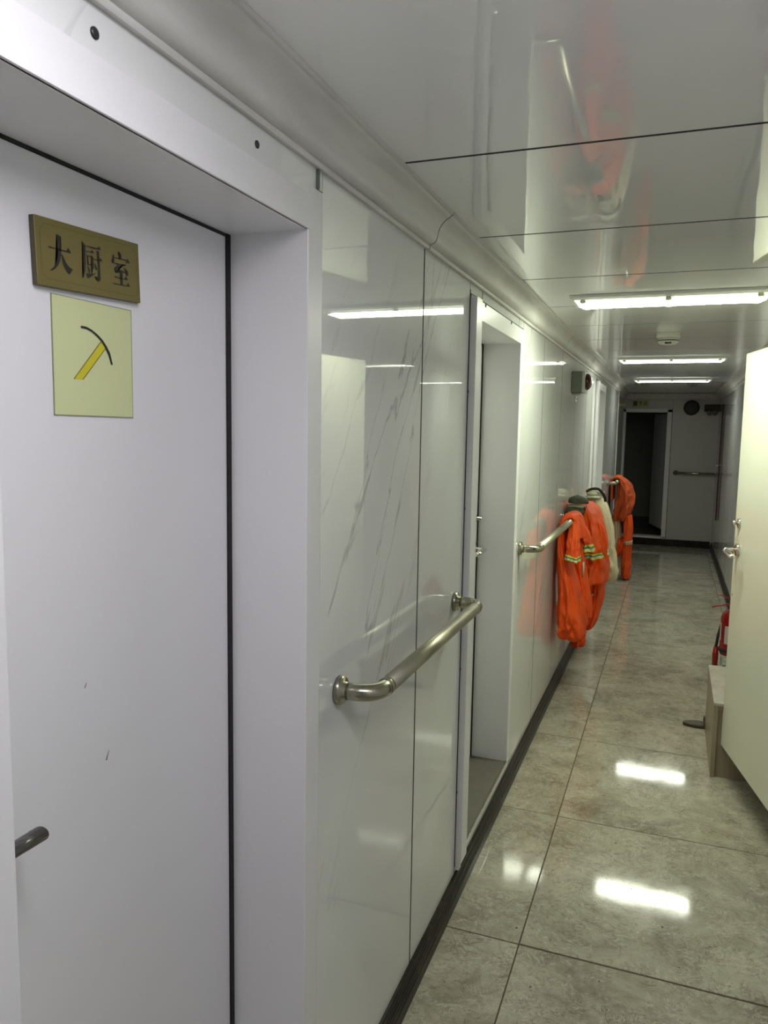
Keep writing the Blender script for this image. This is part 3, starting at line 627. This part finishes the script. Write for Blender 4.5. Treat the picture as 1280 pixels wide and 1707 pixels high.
# ================================================================ HANDRAILS
def handrail(y0, y1, z, label, group, xb=0.078, r=0.0165, supports=(), m=None):
    m = m or M['steel']
    h = empty('handrail', (0, y0, z), label, 'handrail', group)
    R = 0.045
    for (yy, s) in ((y0, 1), (y1, -1)):
        bm = bmesh.new(); lathe(bm, [(0, 0.0285), (0.008, 0.0285), (0.0115, 0.026), (0.012, 0.018), (0.020, 0.0175)], (0, yy, z), (1, 0, 0), 28); link('flange', bm, m, h)
        bm = bmesh.new()
        pts = [(0.012, yy, z), (xb - R, yy, z)]
        for i in range(1, 9):
            a = math.pi / 2 * i / 8; pts.append((xb - R + R * math.sin(a), yy + s * (R - R * math.cos(a)), z))
        pts.append((xb, yy + s * (R + 0.012), z))
        tube(bm, pts, r, 20)
        tube(bm, [(xb, yy + s * (R + 0.004), z), (xb, yy + s * (R + 0.020), z)], r * 1.07, 20)
        link('elbow', bm, m, h)
    bm = bmesh.new(); tube(bm, [(xb, y0 + R + 0.012, z), (xb, y1 - R - 0.012, z)], r * 1.04, 24); link('bar', bm, M['steel_bar'], h)
    for yy in supports:
        bm = bmesh.new(); lathe(bm, [(0, 0.028), (0.010, 0.027), (0.011, 0.011), (xb, 0.011)], (0, yy, z), (1, 0, 0), 20); link('support', bm, m, h)
    return h
GH = 'steel handrails along the left wall'
handrail(1.314, 2.150, 0.982, 'short steel handrail nearest the viewer beside the plated door, nothing hung on it', GH)
handrail(3.160, 5.95, 0.998, 'long steel handrail with orange work clothes hung over its middle', GH, supports=(4.5,))
handrail(7.62, 8.60, 0.998, 'steel handrail by the far corner carrying worn orange coveralls', GH)
hf = empty('handrail', (0.62, YF, 0.97), 'dull steel handrail across the far end wall', 'handrail', 'handrails')
bm = bmesh.new(); lathe(bm, [(0, 0.032), (0.010, 0.031), (0.012, 0.016), (0.06, 0.016)], (0.625, YF, 0.972), (0, -1, 0), 20); link('flange', bm, M['steel'], hf)
bm = bmesh.new(); tube(bm, [(0.610, YF - 0.066, 0.972), (XR, YF - 0.066, 0.972)], 0.017, 18); link('bar', bm, M['steel'], hf)

# ================================================================ HANGING CLOTHES
def catm(a, b, c, d, t):
    return 0.5 * (2 * b + (c - a) * t + (2 * a - 5 * b + 4 * c - d) * t * t + (3 * b - a - 3 * c + d) * t ** 3)
def ring_at(rings, t):
    n = len(rings) - 1; f = min(max(t, 0), 1) * n; i = min(int(f), n - 1); u = f - i
    R = lambda k: rings[min(max(k, 0), n)]
    return [catm(R(i - 1)[j], R(i)[j], R(i + 1)[j], R(i + 2)[j], u) for j in range(len(rings[0]))]
def drape(bm, rings, folds=5, amp=0.12, seed=0.0, n=84, m=64, t0=0.0, t1=1.0, off=0.0, cap=True, mi=0, fold_grow=1.0):
    """rings: (x, y, z, half width across x, half width along y, turn). A hanging tube of cloth with vertical folds."""
    grid = []
    for i in range(m + 1):
        t = t0 + (t1 - t0) * i / m
        x, y, z, rx, ry, rot = ring_at(rings, t)
        row = []
        for k in range(n):
            a = 2 * math.pi * k / n
            w = amp * (0.25 + 0.75 * min(1, t * fold_grow * 1.4))
            ph = folds * a + seed * 3.1 + 1.6 * noise.noise(Vector((seed, t * 2.2, 0.3))) + 1.1 * noise.noise(Vector((math.cos(a), math.sin(a) + seed, t * 1.5)))
            rip = 1 + w * 1.5 * (1.0 - 2.0 * abs(math.sin(ph * 0.5)) ** 0.7) * (0.6 + 0.8 * noise.noise(Vector((a, seed * 2, t * 2))) ) + 0.6 * w * math.sin((folds * 2 + 1) * a + seed * 5.7 + 2.6 * t)
            nv = noise.noise(Vector((math.cos(a) * 1.7 + seed * 7.3, math.sin(a) * 1.7, t * 5.0))) * 0.16
            nv += noise.noise(Vector((math.cos(a) * 4.0 + seed * 3.3, math.sin(a) * 4.0, t * 11.0))) * 0.08
            nv += (0.5 - abs(noise.noise(Vector((math.cos(a) * 2.2 + t * 3.0, math.sin(a) * 2.2 + seed, t * 7.0))))) * 0.16 - 0.06
            r = rip + nv * (0.5 + t)
            px, py = rx * math.cos(a) * r + (off * math.cos(a)), ry * math.sin(a) * r + (off * math.sin(a))
            c, s = math.cos(rot), math.sin(rot)
            zz = z + 0.012 * noise.noise(Vector((a, seed, t * 2))) * (1 if 0 < t < 1 else 0.4)
            row.append(bm.verts.new((x + px * c - py * s, y + px * s + py * c, zz)))
        grid.append(row)
    for A, B in zip(grid, grid[1:]):
        for k in range(n):
            f = bm.faces.new((A[k], A[(k + 1) % n], B[(k + 1) % n], B[k])); f.smooth = True; f.material_index = mi
    if cap:
        bm.faces.new(list(reversed(grid[0]))).smooth = True; bm.faces.new(grid[-1]).smooth = True
def cloth(name, parent, mt, rings, **k):
    bm = bmesh.new(); drape(bm, rings, **k); return link(name, bm, mt, parent)
def band(parent, rings, t0, t1, off=0.003, **k):
    bm = bmesh.new(); w = (t1 - t0) / 4.0
    for j, mi in enumerate((0, 1, 2, 0)):
        drape(bm, rings, t0=t0 + j * w, t1=t0 + (j + 1) * w, m=2, off=off, cap=False, mi=mi, **k)
    return link('reflective_band', bm, [M['band_yellow'], M['band_silver'], M['band_pale']], parent)

# A: nearest orange coverall slung over the long handrail
ca = empty('orange_coverall', (0.09, 4.25, 1.0), 'bright orange coverall with gathered bottom, nearest of the clothes slung over the long handrail', 'clothing', 'orange work clothes on the handrails')
leg = [(0.034, 4.32, 0.985, 0.020, 0.10, 0), (0.038, 4.28, 0.88, 0.026, 0.14, 0), (0.062, 4.26, 0.76, 0.044, 0.15, 0), (0.086, 4.25, 0.63, 0.060, 0.15, 0), (0.100, 4.25, 0.51, 0.074, 0.15, 0), (0.108, 4.25, 0.42, 0.078, 0.14, 0), (0.106, 4.25, 0.365, 0.060, 0.11, 0), (0.100, 4.25, 0.345, 0.030, 0.05, 0)]
cloth('trouser_leg', ca, M['orange'], leg, folds=4, amp=0.11, seed=1.3, m=80)
leg2 = [(0.095, 4.38, 0.96, 0.024, 0.06, 0), (0.110, 4.38, 0.82, 0.030, 0.08, 0), (0.135, 4.38, 0.68, 0.034, 0.08, 0), (0.160, 4.38, 0.55, 0.034, 0.08, 0), (0.175, 4.38, 0.46, 0.026, 0.06, 0), (0.178, 4.38, 0.43, 0.010, 0.03, 0)]
cloth('trouser_leg', ca, M['orange'], leg2, folds=5, amp=0.17, seed=4.1)
# the piece laid over the bar: an arch from the wall side to the corridor side
def saddle(name, parent, mt, yc, hy, path, thick=0.014, seed=0.0, n=26, taper=None):
    """cloth folded over the bar: path of (x, z) swept with a width along y"""
    bm = bmesh.new(); rows = []
    cnt = len(path)
    for i, (x, z) in enumerate(path):
        row = []; f = i / (cnt - 1); tw = 1.0 if taper is None else taper[0] + (taper[1] - taper[0]) * f
        for k in range(n + 1):
            v = -1 + 2 * k / n
            dx = 0.010 * math.sin(v * 7 + seed + f * 2) + 0.008 * noise.noise(Vector((v * 3, f * 4, seed)))
            row.append(bm.verts.new((x + dx * (0.4 + f), yc + v * hy * tw + 0.012 * noise.noise(Vector((f * 5, seed, 1))), z + 0.008 * noise.noise(Vector((v * 3, f * 3, seed + 5))))))
        rows.append(row)
    for A, B in zip(rows, rows[1:]):
        for k in range(n): bm.faces.new((A[k], A[k + 1], B[k + 1], B[k])).smooth = True
    o = link(name, bm, mt, parent, smooth=True)
    s = o.modifiers.new('thickness', 'SOLIDIFY'); s.thickness = thick; s.offset = 0
    ss = o.modifiers.new('round', 'SUBSURF'); ss.levels = 1; ss.render_levels = 1
    return o
def over_bar(z_back, z_front, xf=0.115, zb=0.998, xb=0.078, rr=0.028, xw=0.030, n=16):
    p = [(xw, z_back + (zb - z_back) * i / 6) for i in range(6)]
    p += [(xb - rr * math.cos(math.pi * i / n) * (1.35 if i < n / 2 else 1.0), zb + rr * math.sin(math.pi * i / n)) for i in range(n + 1)]
    p += [(xb + rr + (xf - xb - rr) * i / 7, zb - (zb - z_front) * i / 7) for i in range(1, 8)]
    return p
saddle('waist_fold', ca, M['orange'], 4.34, 0.13, over_bar(0.86, 0.90, 0.125), seed=2.0, thick=0.022)
slv = [(0.095, 4.30, 1.015, 0.020, 0.055, 0), (0.100, 4.23, 0.96, 0.030, 0.070, 0.1), (0.105, 4.17, 0.90, 0.034, 0.075, 0.15), (0.108, 4.14, 0.845, 0.035, 0.075, 0.2), (0.109, 4.13, 0.800, 0.035, 0.075, 0.2)]
cloth('sleeve', ca, M['orange'], slv, folds=3, amp=0.08, seed=2.4, m=30)
band(ca, slv, 0.80, 0.96, folds=3, amp=0.08, seed=2.4)
sl2 = [(0.100, 4.40, 1.00, 0.022, 0.06, 0), (0.128, 4.41, 0.93, 0.032, 0.08, 0), (0.148, 4.42, 0.87, 0.034, 0.08, 0), (0.158, 4.43, 0.815, 0.034, 0.08, 0)]
cloth('sleeve', ca, M['orange'], sl2, folds=3, amp=0.10, seed=6.4, m=26)
band(ca, sl2, 0.74, 0.96, folds=3, amp=0.10, seed=6.4)
bm = bmesh.new(); tube(bm, [(0.150, 4.30, 0.77), (0.153, 4.29, 0.73), (0.150, 4.30, 0.69)], 0.005, 8); link('zip_pull', bm, M['band_pale'], ca)

# B: orange jacket and trousers behind it
cb = empty('orange_jacket', (0.12, 4.85, 1.0), 'orange jacket with a lime reflective band over orange trousers, between the coverall and cream jacket', 'clothing', 'orange work clothes on the handrails')
jk = [(0.098, 4.92, 1.045, 0.030, 0.14, 0), (0.118, 4.90, 1.00, 0.055, 0.20, 0), (0.135, 4.88, 0.93, 0.070, 0.22, 0), (0.145, 4.86, 0.84, 0.080, 0.23, 0), (0.150, 4.85, 0.76, 0.088, 0.23, 0), (0.153, 4.85, 0.68, 0.092, 0.23, 0), (0.155, 4.85, 0.575, 0.094, 0.23, 0)]
cloth('jacket_body', cb, M['orange'], jk, folds=4, amp=0.08, seed=3.3, m=50)
band(cb, jk, 0.655, 0.725, folds=4, amp=0.08, seed=3.3)
saddle('shoulder_fold', cb, M['orange'], 4.92, 0.17, over_bar(0.88, 0.94, 0.15, rr=0.034), seed=5.0, thick=0.02)
sl3 = [(0.15, 4.80, 0.99, 0.010, 0.03, 0), (0.195, 4.78, 0.92, 0.022, 0.06, 0), (0.216, 4.77, 0.83, 0.024, 0.06, 0), (0.222, 4.77, 0.74, 0.014, 0.04, 0)]
cloth('sleeve', cb, M['orange'], sl3, folds=3, amp=0.1, seed=7.7, m=26)
tr1 = [(0.120, 4.80, 0.60, 0.050, 0.13, 0), (0.118, 4.80, 0.48, 0.048, 0.12, 0), (0.105, 4.80, 0.36, 0.045, 0.11, 0), (0.092, 4.80, 0.25, 0.040, 0.10, 0), (0.085, 4.80, 0.175, 0.038, 0.09, 0), (0.085, 4.80, 0.150, 0.022, 0.05, 0)]
cloth('trouser_leg', cb, M['orange'], tr1, folds=5, amp=0.17, seed=8.1)
tr2 = [(0.180, 4.90, 0.60, 0.050, 0.13, 0), (0.182, 4.90, 0.50, 0.046, 0.12, 0), (0.172, 4.90, 0.40, 0.040, 0.10, 0), (0.155, 4.90, 0.31, 0.033, 0.08, 0), (0.140, 4.90, 0.25, 0.022, 0.05, 0)]
cloth('trouser_leg', cb, M['orange'], tr2, folds=4, amp=0.14, seed=9.6)
bx('knee_patch', (0.160, 0.172, 4.76, 4.80, 0.49, 0.50), M['band_pale'], cb)

# cream garment at the back
cc = empty('cream_jacket', (0.15, 5.3, 1.0), 'cream cloth jacket hanging slanted behind the orange jacket', 'clothing')
cr = [(0.090, 5.40, 1.050, 0.035, 0.14, 0), (0.118, 5.40, 0.99, 0.060, 0.17, 0), (0.142, 5.40, 0.88, 0.070, 0.18, 0), (0.162, 5.40, 0.76, 0.074, 0.18, 0), (0.182, 5.40, 0.64, 0.074, 0.18, 0), (0.200, 5.40, 0.54, 0.070, 0.17, 0), (0.210, 5.40, 0.48, 0.055, 0.13, 0)]
cloth('jacket_body', cc, M['cream'], cr, folds=5, amp=0.06, seed=5.1, m=44)
saddle('shoulder_fold', cc, M['cream'], 5.40, 0.13, over_bar(0.88, 0.93, 0.15, rr=0.036), seed=8.0, thick=0.018)

# C: worn orange coverall in the far corner
cw = empty('worn_orange_coverall', (0.12, 8.05, 1.0), 'worn orange coverall on the far handrail reaching down to the floor', 'clothing', 'orange work clothes on the handrails')
up = [(0.105, 8.05, 1.030, 0.040, 0.10, 0), (0.135, 8.05, 0.98, 0.066, 0.14, 0), (0.152, 8.05, 0.90, 0.080, 0.16, 0), (0.158, 8.05, 0.81, 0.084, 0.17, 0), (0.145, 8.05, 0.72, 0.082, 0.17, 0), (0.120, 8.05, 0.64, 0.074, 0.16, 0), (0.110, 8.05, 0.60, 0.055, 0.11, 0)]
cloth('jacket_body', cw, M['orange_old'], up, folds=5, amp=0.16, seed=1.9, m=40)
saddle('shoulder_fold', cw, M['orange_old'], 8.05, 0.16, over_bar(0.80, 0.86, 0.19, rr=0.040), seed=3.0, thick=0.022)
lg = [(0.190, 8.02, 0.66, 0.040, 0.10, 0), (0.200, 8.02, 0.52, 0.048, 0.12, 0), (0.198, 8.02, 0.38, 0.044, 0.11, 0), (0.198, 8.02, 0.24, 0.046, 0.11, 0), (0.198, 8.02, 0.10, 0.046, 0.11, 0), (0.198, 8.02, 0.03, 0.040, 0.10, 0), (0.198, 8.02, 0.012, 0.02, 0.05, 0)]
cloth('trouser_leg', cw, M['orange'], lg, folds=4, amp=0.08, seed=3.9)
lg2 = [(0.075, 8.10, 0.64, 0.045, 0.10, 0), (0.085, 8.10, 0.50, 0.045, 0.10, 0), (0.095, 8.10, 0.36, 0.044, 0.10, 0), (0.085, 8.10, 0.25, 0.034, 0.08, 0), (0.078, 8.10, 0.18, 0.020, 0.05, 0)]
cloth('lining', cw, M['cream'], lg2, folds=4, amp=0.10, seed=6.9)
rd = [(0.115, 8.04, 0.42, 0.020, 0.05, 0), (0.130, 8.03, 0.36, 0.038, 0.08, 0), (0.120, 8.03, 0.28, 0.034, 0.07, 0), (0.100, 8.03, 0.22, 0.012, 0.03, 0)]
cloth('cuff', cw, M['orange'], rd, folds=3, amp=0.12, seed=2.9, m=24)
bp_ = [(0.205, 7.99, 0.405, 0.044, 0.11, 0), (0.205, 7.99, 0.375, 0.044, 0.11, 0)]
cloth('knee_patch', cw, M['cream'], bp_, folds=4, amp=0.05, seed=3.9, m=4)

# caps resting on the handrail
def cap_thing(name, loc, label, crown_m, rim_m, r=0.09, hgt=0.055, rot=0.0, squash=0.42, strap=False, group=None, tilt=0.0):
    o = empty(name, loc, label, 'cap', group)
    x, y, z = loc
    bm = bmesh.new()
    prof = [(0.0, 1.0), (0.2, 1.03), (0.45, 1.0), (0.7, 0.86), (0.88, 0.6), (0.97, 0.32), (1.0, 0.02)]
    rings = []
    for h, rr in prof:
        ring = []
        for k in range(30):
            a = 2 * math.pi * k / 30
            w = 1 + 0.05 * math.sin(3 * a + h * 4) + 0.05 * noise.noise(Vector((math.cos(a) * 2, math.sin(a) * 2, h * 3 + x * 50)))
            ring.append(bm.verts.new((x + r * squash * rr * w * math.cos(a), y + r * rr * w * math.sin(a), z + hgt * h + tilt * math.sin(a) * r)))
        rings.append(ring)
    for A, B in zip(rings, rings[1:]):
        for k in range(30): bm.faces.new((A[k], A[(k + 1) % 30], B[(k + 1) % 30], B[k])).smooth = True
    bm.faces.new(list(reversed(rings[0]))); bm.faces.new(rings[-1])
    link('crown', bm, crown_m, o)
    # peak: a curved stiff tongue towards the viewer
    bm = bmesh.new(); rows = []
    for i in range(7):
        f = i / 6.0; row = []
        for k in range(11):
            v = -1 + 2 * k / 10.0
            px = x + v * r * squash * 0.98 * math.sqrt(max(0, 1 - (f * 0.75) ** 2))
            row.append(bm.verts.new((px, y - r * (0.80 + 0.55 * f) + 0.25 * r * v * v, z + 0.006 - 0.012 * f - 0.010 * v * v)))
        rows.append(row)
    for A, B in zip(rows, rows[1:]):
        for k in range(10): bm.faces.new((A[k], A[k + 1], B[k + 1], B[k])).smooth = True
    p = link('peak', bm, rim_m, o); s = p.modifiers.new('thickness', 'SOLIDIFY'); s.thickness = 0.004
    if strap:
        bm = bmesh.new(); ra, rz = r * squash + 0.010, hgt + 0.010
        tube(bm, [(x - ra * math.cos(a) + 0.01, y - r * 0.55 - 0.02 * math.sin(a), z + rz * math.sin(a) - (0.10 * (a / math.pi - 0.6) if a > 0.6 * math.pi else 0)) for a in [math.pi * (0.15 + 0.85 * k / 16) for k in range(17)]], 0.006, 8, flat=1.6)
        link('strap', bm, M['black'], o)
    return o
cap_thing('work_cap', (0.056, 4.60, 1.008), 'dark olive cap on the long handrail, the lower one just behind the first coverall', M['olive'], M['olive_rim'], r=0.12, hgt=0.050, squash=0.42, group='caps on the long handrail')
cap_thing('work_cap', (0.066, 4.66, 1.060), 'olive cap with tan edge on top of the darker cap', M['olive'], M['olive_rim'], r=0.11, hgt=0.045, squash=0.52, group='caps on the long handrail', tilt=-0.08)
cap_thing('work_cap', (0.100, 5.36, 1.064), 'pale green-grey cap with a black strap on the cream jacket', M['palecap'], M['palecap'], r=0.14, hgt=0.035, squash=0.40, strap=True, group='caps on the long handrail')

# ================================================================ SOUNDER BEACON ON THE LEFT WALL
sb = empty('alarm_sounder', (0, 4.72, 1.78), 'grey-green wall box with a dark red lens high on the left wall', 'alarm')
bx('case', (0.0, 0.060, 4.640, 4.800, 1.715, 1.838), M['greybox'], sb, 0.004)
bx('front_cover', (0.060, 0.076, 4.640, 4.800, 1.715, 1.838), M['greylight'], sb, 0.004)
bm = bmesh.new(); lathe(bm, [(0, 0.048), (0.012, 0.048), (0.020, 0.042), (0.030, 0.028), (0.034, 0.004)], (0.076, 4.72, 1.780), (1, 0, 0), 24); link('lens', bm, M['lens'], sb)
bx('bracket', (0.0, 0.050, 4.70, 4.74, 1.703, 1.715), M['greylight'], sb, 0.002)
bx('cable_cover', (0.0, 0.010, 4.815, 4.87, 1.668, 1.700), M['plastic'], sb, 0.003)
screw(sb, 0.010, 4.842, 1.684, 0.005)

# ================================================================ BOX, FLOOR OBJECT, EXTINGUISHER
kb = empty('wooden_step_box', (0.95, 3.78, 0), 'low beige wooden step box with marbled top on the floor behind the open door', 'box')
X0, X1, Y0, Y1, ZT = 0.806, XR - 0.03, 3.492, 4.07, 0.335
bx('side_panel', (X0, X0 + 0.018, Y0, Y1, 0.0, ZT - 0.012), M['wood_side'], kb, 0.001)
bx('side_panel', (X1 - 0.018, X1, Y0, Y1, 0.0, ZT - 0.012), M['wood_side'], kb, 0.001)
bx('front_panel', (X0 + 0.018, X1 - 0.018, Y0 + 0.012, Y0 + 0.028, 0.0, ZT - 0.035), M['wood_side'], kb, 0.001)
bx('back_panel', (X0 + 0.018, X1 - 0.018, Y1 - 0.02, Y1 - 0.002, 0.0, ZT - 0.013), M['wood_side'], kb, 0.001)
bx('front_rail', (X0 + 0.018, X1 - 0.018, Y0 + 0.002, Y0 + 0.02, ZT - 0.035, ZT - 0.012), M['wood_side'], kb, 0.001)
bx('top_board', (X0 - 0.002, X1, Y0 - 0.004, Y1, ZT - 0.012, ZT), M['wood_top'], kb, 0.001)

fo = empty('slipper', (0.76, 4.10, 0), 'dark brown rubber slipper on the floor beside the wooden step box', 'shoe')
def slip(z0, z1, grow, m, nm):
    bm = bmesh.new(); N = 28; out = []
    for k in range(N):
        a = 2 * math.pi * k / N
        u = math.cos(a); w = math.sin(a)
        wid = 0.040 * (1.0 - 0.18 * math.exp(-((u - 0.25) / 0.35) ** 2))
        out.append((0.805 + 0.103 * u * grow, 4.100 + wid * w * grow + 0.006 * u))
    a_ = [bm.verts.new((x, y, z0)) for x, y in out]; b_ = [bm.verts.new((x, y, z1)) for x, y in out]
    for k in range(N): bm.faces.new((a_[k], a_[(k + 1) % N], b_[(k + 1) % N], b_[k])).smooth = True
    bm.faces.new(a_); bm.faces.new(b_)
    return link(nm, bm, m, fo, 0.004)
slip(0.0, 0.018, 1.0, M['brown_rubber'], 'sole')
bm = bmesh.new(); rows = []
for i in range(7):
    f = i / 6.0; x = 0.80 + 0.07 * f; row = []
    for k in range(13):
        a = math.pi * k / 12; row.append(bm.verts.new((x, 4.102 + 0.037 * math.cos(a), 0.016 + (0.040 - 0.012 * f) * math.sin(a))))
    rows.append(row)
for A, B in zip(rows, rows[1:]):
    for k in range(12): bm.faces.new((A[k], A[k + 1], B[k + 1], B[k])).smooth = True
p = link('strap', bm, M['brown_rubber'], fo); s = p.modifiers.new('thickness', 'SOLIDIFY'); s.thickness = 0.004

EX, EY, EZ = 0.990, 5.20, 0.100
st = empty('extinguisher_stand', (EX, EY, 0), 'low light grey stand under the fire extinguisher', 'stand')
link('stand_base', boxes((EX - 0.060, EX + 0.070, EY - 0.075, EY + 0.075, 0.0, 0.012), (EX - 0.056, EX - 0.046, EY - 0.06, EY + 0.06, 0.012, 0.088), (EX + 0.046, EX + 0.056, EY - 0.06, EY + 0.06, 0.012, 0.088), (EX - 0.060, EX + 0.060, EY - 0.065, EY + 0.065, 0.088, EZ)), M['greylight'], st, 0.002)
fe = empty('fire_extinguisher', (EX, EY, EZ), 'red fire extinguisher with black ring standing half hidden by the open door', 'extinguisher')
bm = bmesh.new(); lathe(bm, [(0.0, 0.066), (0.02, 0.069), (0.235, 0.069), (0.262, 0.060), (0.280, 0.040), (0.290, 0.022), (0.305, 0.018)], (EX, EY, EZ), (0, 0, 1), 32); link('cylinder', bm, M['red'], fe)
bm = bmesh.new(); lathe(bm, [(0.018, 0.0725), (0.022, 0.075), (0.036, 0.075), (0.040, 0.0725)], (EX, EY, EZ), (0, 0, 1), 32); link('ring', bm, M['black'], fe)
bm = bmesh.new()
for (a0, a1, z0, z1) in ((math.pi * 1.02, math.pi * 1.13, 0.090, 0.200), (math.pi * 1.27, math.pi * 1.48, 0.075, 0.190)):
    n = 8; lo = []; hi = []
    for i in range(n + 1):
        a = a0 + (a1 - a0) * i / n; lo.append(bm.verts.new((EX + 0.0697 * math.cos(a), EY + 0.0697 * math.sin(a), EZ + z0))); hi.append(bm.verts.new((EX + 0.0697 * math.cos(a), EY + 0.0697 * math.sin(a), EZ + z1)))
    for i in range(n): bm.faces.new((lo[i], lo[i + 1], hi[i + 1], hi[i]))
link('paper_label', bm, M['white_label'], fe)
bm = bmesh.new(); lathe(bm, [(0.300, 0.016), (0.335, 0.016), (0.340, 0.010), (0.350, 0.010)], (EX, EY, EZ), (0, 0, 1), 18); link('valve', bm, M['brass'], fe)
bm = bmesh.new(); tube(bm, [(EX + 0.02, EY, EZ + 0.322), (EX - 0.03, EY - 0.01, EZ + 0.322), (EX - 0.07, EY - 0.02, EZ + 0.316), (EX - 0.125, EY - 0.03, EZ + 0.298)], [0.010, 0.010, 0.009, 0.008], 10, flat=0.5); link('carry_handle', bm, M['red'], fe)
bm = bmesh.new(); tube(bm, [(EX + 0.02, EY, EZ + 0.348), (EX - 0.03, EY - 0.01, EZ + 0.358), (EX - 0.07, EY - 0.02, EZ + 0.375), (EX - 0.105, EY - 0.03, EZ + 0.385)], [0.008, 0.008, 0.007, 0.006], 10, flat=0.5); link('squeeze_lever', bm, M['red'], fe)
bm = bmesh.new(); tube(bm, [(EX + 0.01, EY + 0.01, EZ + 0.325), (EX - 0.01, EY + 0.05, EZ + 0.30), (EX - 0.045, EY + 0.082, EZ + 0.22), (EX - 0.075, EY + 0.058, EZ + 0.10), (EX - 0.086, EY + 0.02, EZ + 0.03)], 0.009, 10); link('hose', bm, M['black'], fe)
bm = bmesh.new(); tube(bm, [(EX - 0.086, EY + 0.02, EZ + 0.035), (EX - 0.087, EY + 0.016, EZ - 0.02), (EX - 0.087, EY + 0.012, EZ - 0.088)], [0.013, 0.019, 0.016], 12); link('nozzle', bm, M['red'], fe)

# ================================================================ FAR WALL FITTINGS
sg = empty('exit_sign', (0.15, YF, 1.86), 'small yellow-green sign with dark symbols above the far doorway', 'sign')
bx('board', (0.045, 0.250, YF - 0.006, YF, 1.820, 1.908), M['photolum'], sg)
bm = bmesh.new()
def fs3(u, v, h): return Vector((u, YF - 0.006 - h, v))
for p in ([(0.055, 1.835), (0.105, 1.835), (0.105, 1.895), (0.055, 1.895)],
          [(0.128, 1.880), (0.165, 1.880), (0.165, 1.890), (0.128, 1.890)], [(0.142, 1.840), (0.151, 1.840), (0.151, 1.880), (0.142, 1.880)], [(0.130, 1.862), (0.164, 1.862), (0.164, 1.869), (0.130, 1.869)],
          [(0.188, 1.840), (0.196, 1.840), (0.196, 1.890), (0.188, 1.890)], [(0.196, 1.882), (0.226, 1.882), (0.226, 1.890), (0.196, 1.890)], [(0.218, 1.860), (0.226, 1.860), (0.226, 1.882), (0.218, 1.882)], [(0.196, 1.858), (0.226, 1.858), (0.226, 1.866), (0.196, 1.866)], [(0.206, 1.858), (0.214, 1.858), (0.232, 1.838), (0.222, 1.838)]):
    flat_poly(bm, p, fs3, 0.0006)
link('printed_symbols', bm, M['sign_green'], sg)
ss_ = empty('side_sign', (-0.06, 9.7, 1.84), 'small pale yellow sign seen nearly edge-on beside the far doorway', 'sign')
bx('board', (-0.06, 0.018, 9.700, 9.706, 1.800, 1.830), M['photolum'], ss_, 0.001)
bx('bracket', (-0.06, -0.054, 9.69, 9.716, 1.795, 1.835), M['plastic'], ss_)

sp = empty('loudspeaker', (0.77, YF, 1.81), 'dark rounded loudspeaker high on the far wall', 'speaker')
bm = bmesh.new(); lathe(bm, [(0, 0.098), (0.06, 0.098), (0.075, 0.090), (0.080, 0.080)], (0.772, YF, 1.813), (0, -1, 0), 12); link('case', bm, M['speaker'], sp, 0.003)
bm = bmesh.new(); lathe(bm, [(0.080, 0.078), (0.084, 0.070), (0.086, 0.03), (0.087, 0.004)], (0.772, YF, 1.813), (0, -1, 0), 24); link('grille', bm, M['speaker'], sp)
el = empty('emergency_light', (1.02, YF, 1.79), 'dark twin-head emergency light in the upper corner of the far wall', 'lamp')
bx('case', (0.925, XR - 0.006, YF - 0.06, YF, 1.765, 1.855), M['speaker'], el, 0.006)
for xx in (0.985, 1.050):
    bm = bmesh.new(); lathe(bm, [(0, 0.012), (0.02, 0.026), (0.045, 0.032), (0.05, 0.028), (0.051, 0.004)], (xx, YF - 0.045, 1.765), (0.0, -0.9, -0.4), 20); link('lamp_head', bm, M['greybox'], el)
bx('label_strip', (0.985, 1.02, YF - 0.052, YF - 0.05, 1.785, 1.792), M['plastic'], el)
rs = empty('hanging_strip', (XR, 9.95, 1.8), 'long narrow dark maroon strip hanging in the far right corner, pointed at its end', 'strap')
bm = bmesh.new()
n = 12
rows = []
for i in range(n + 1):
    f = i / n; z = 1.83 - 1.37 * f; w = 0.050 * (1 - 0.35 * f) if f < 0.93 else 0.050 * 0.65 * max(0.05, (1 - f) / 0.07)
    rows.append([bm.verts.new((XR - 0.004 - dx, 9.86 + v * w + 0.01 * math.sin(f * 4), z)) for v, dx in ((-1, 0), (-0.3, 0.018), (0.4, 0.012), (1, 0))])
for A, B in zip(rows, rows[1:]):
    for k in range(3): bm.faces.new((A[k], A[k + 1], B[k + 1], B[k])).smooth = True
    bm.faces.new((A[3], A[0], B[0], B[3]))
bm.faces.new(rows[0]); bm.faces.new(list(reversed(rows[-1])))
link('cloth', bm, M['maroon'], rs)
bm = bmesh.new(); tube(bm, [(XR, 9.80, 1.12), (XR - 0.045, 9.80, 1.12), (XR - 0.052, 9.80, 1.09), (XR - 0.050, 9.80, 1.02), (XR - 0.035, 9.80, 1.00)], 0.005, 8); link('hook', bm, M['chrome'], rs)
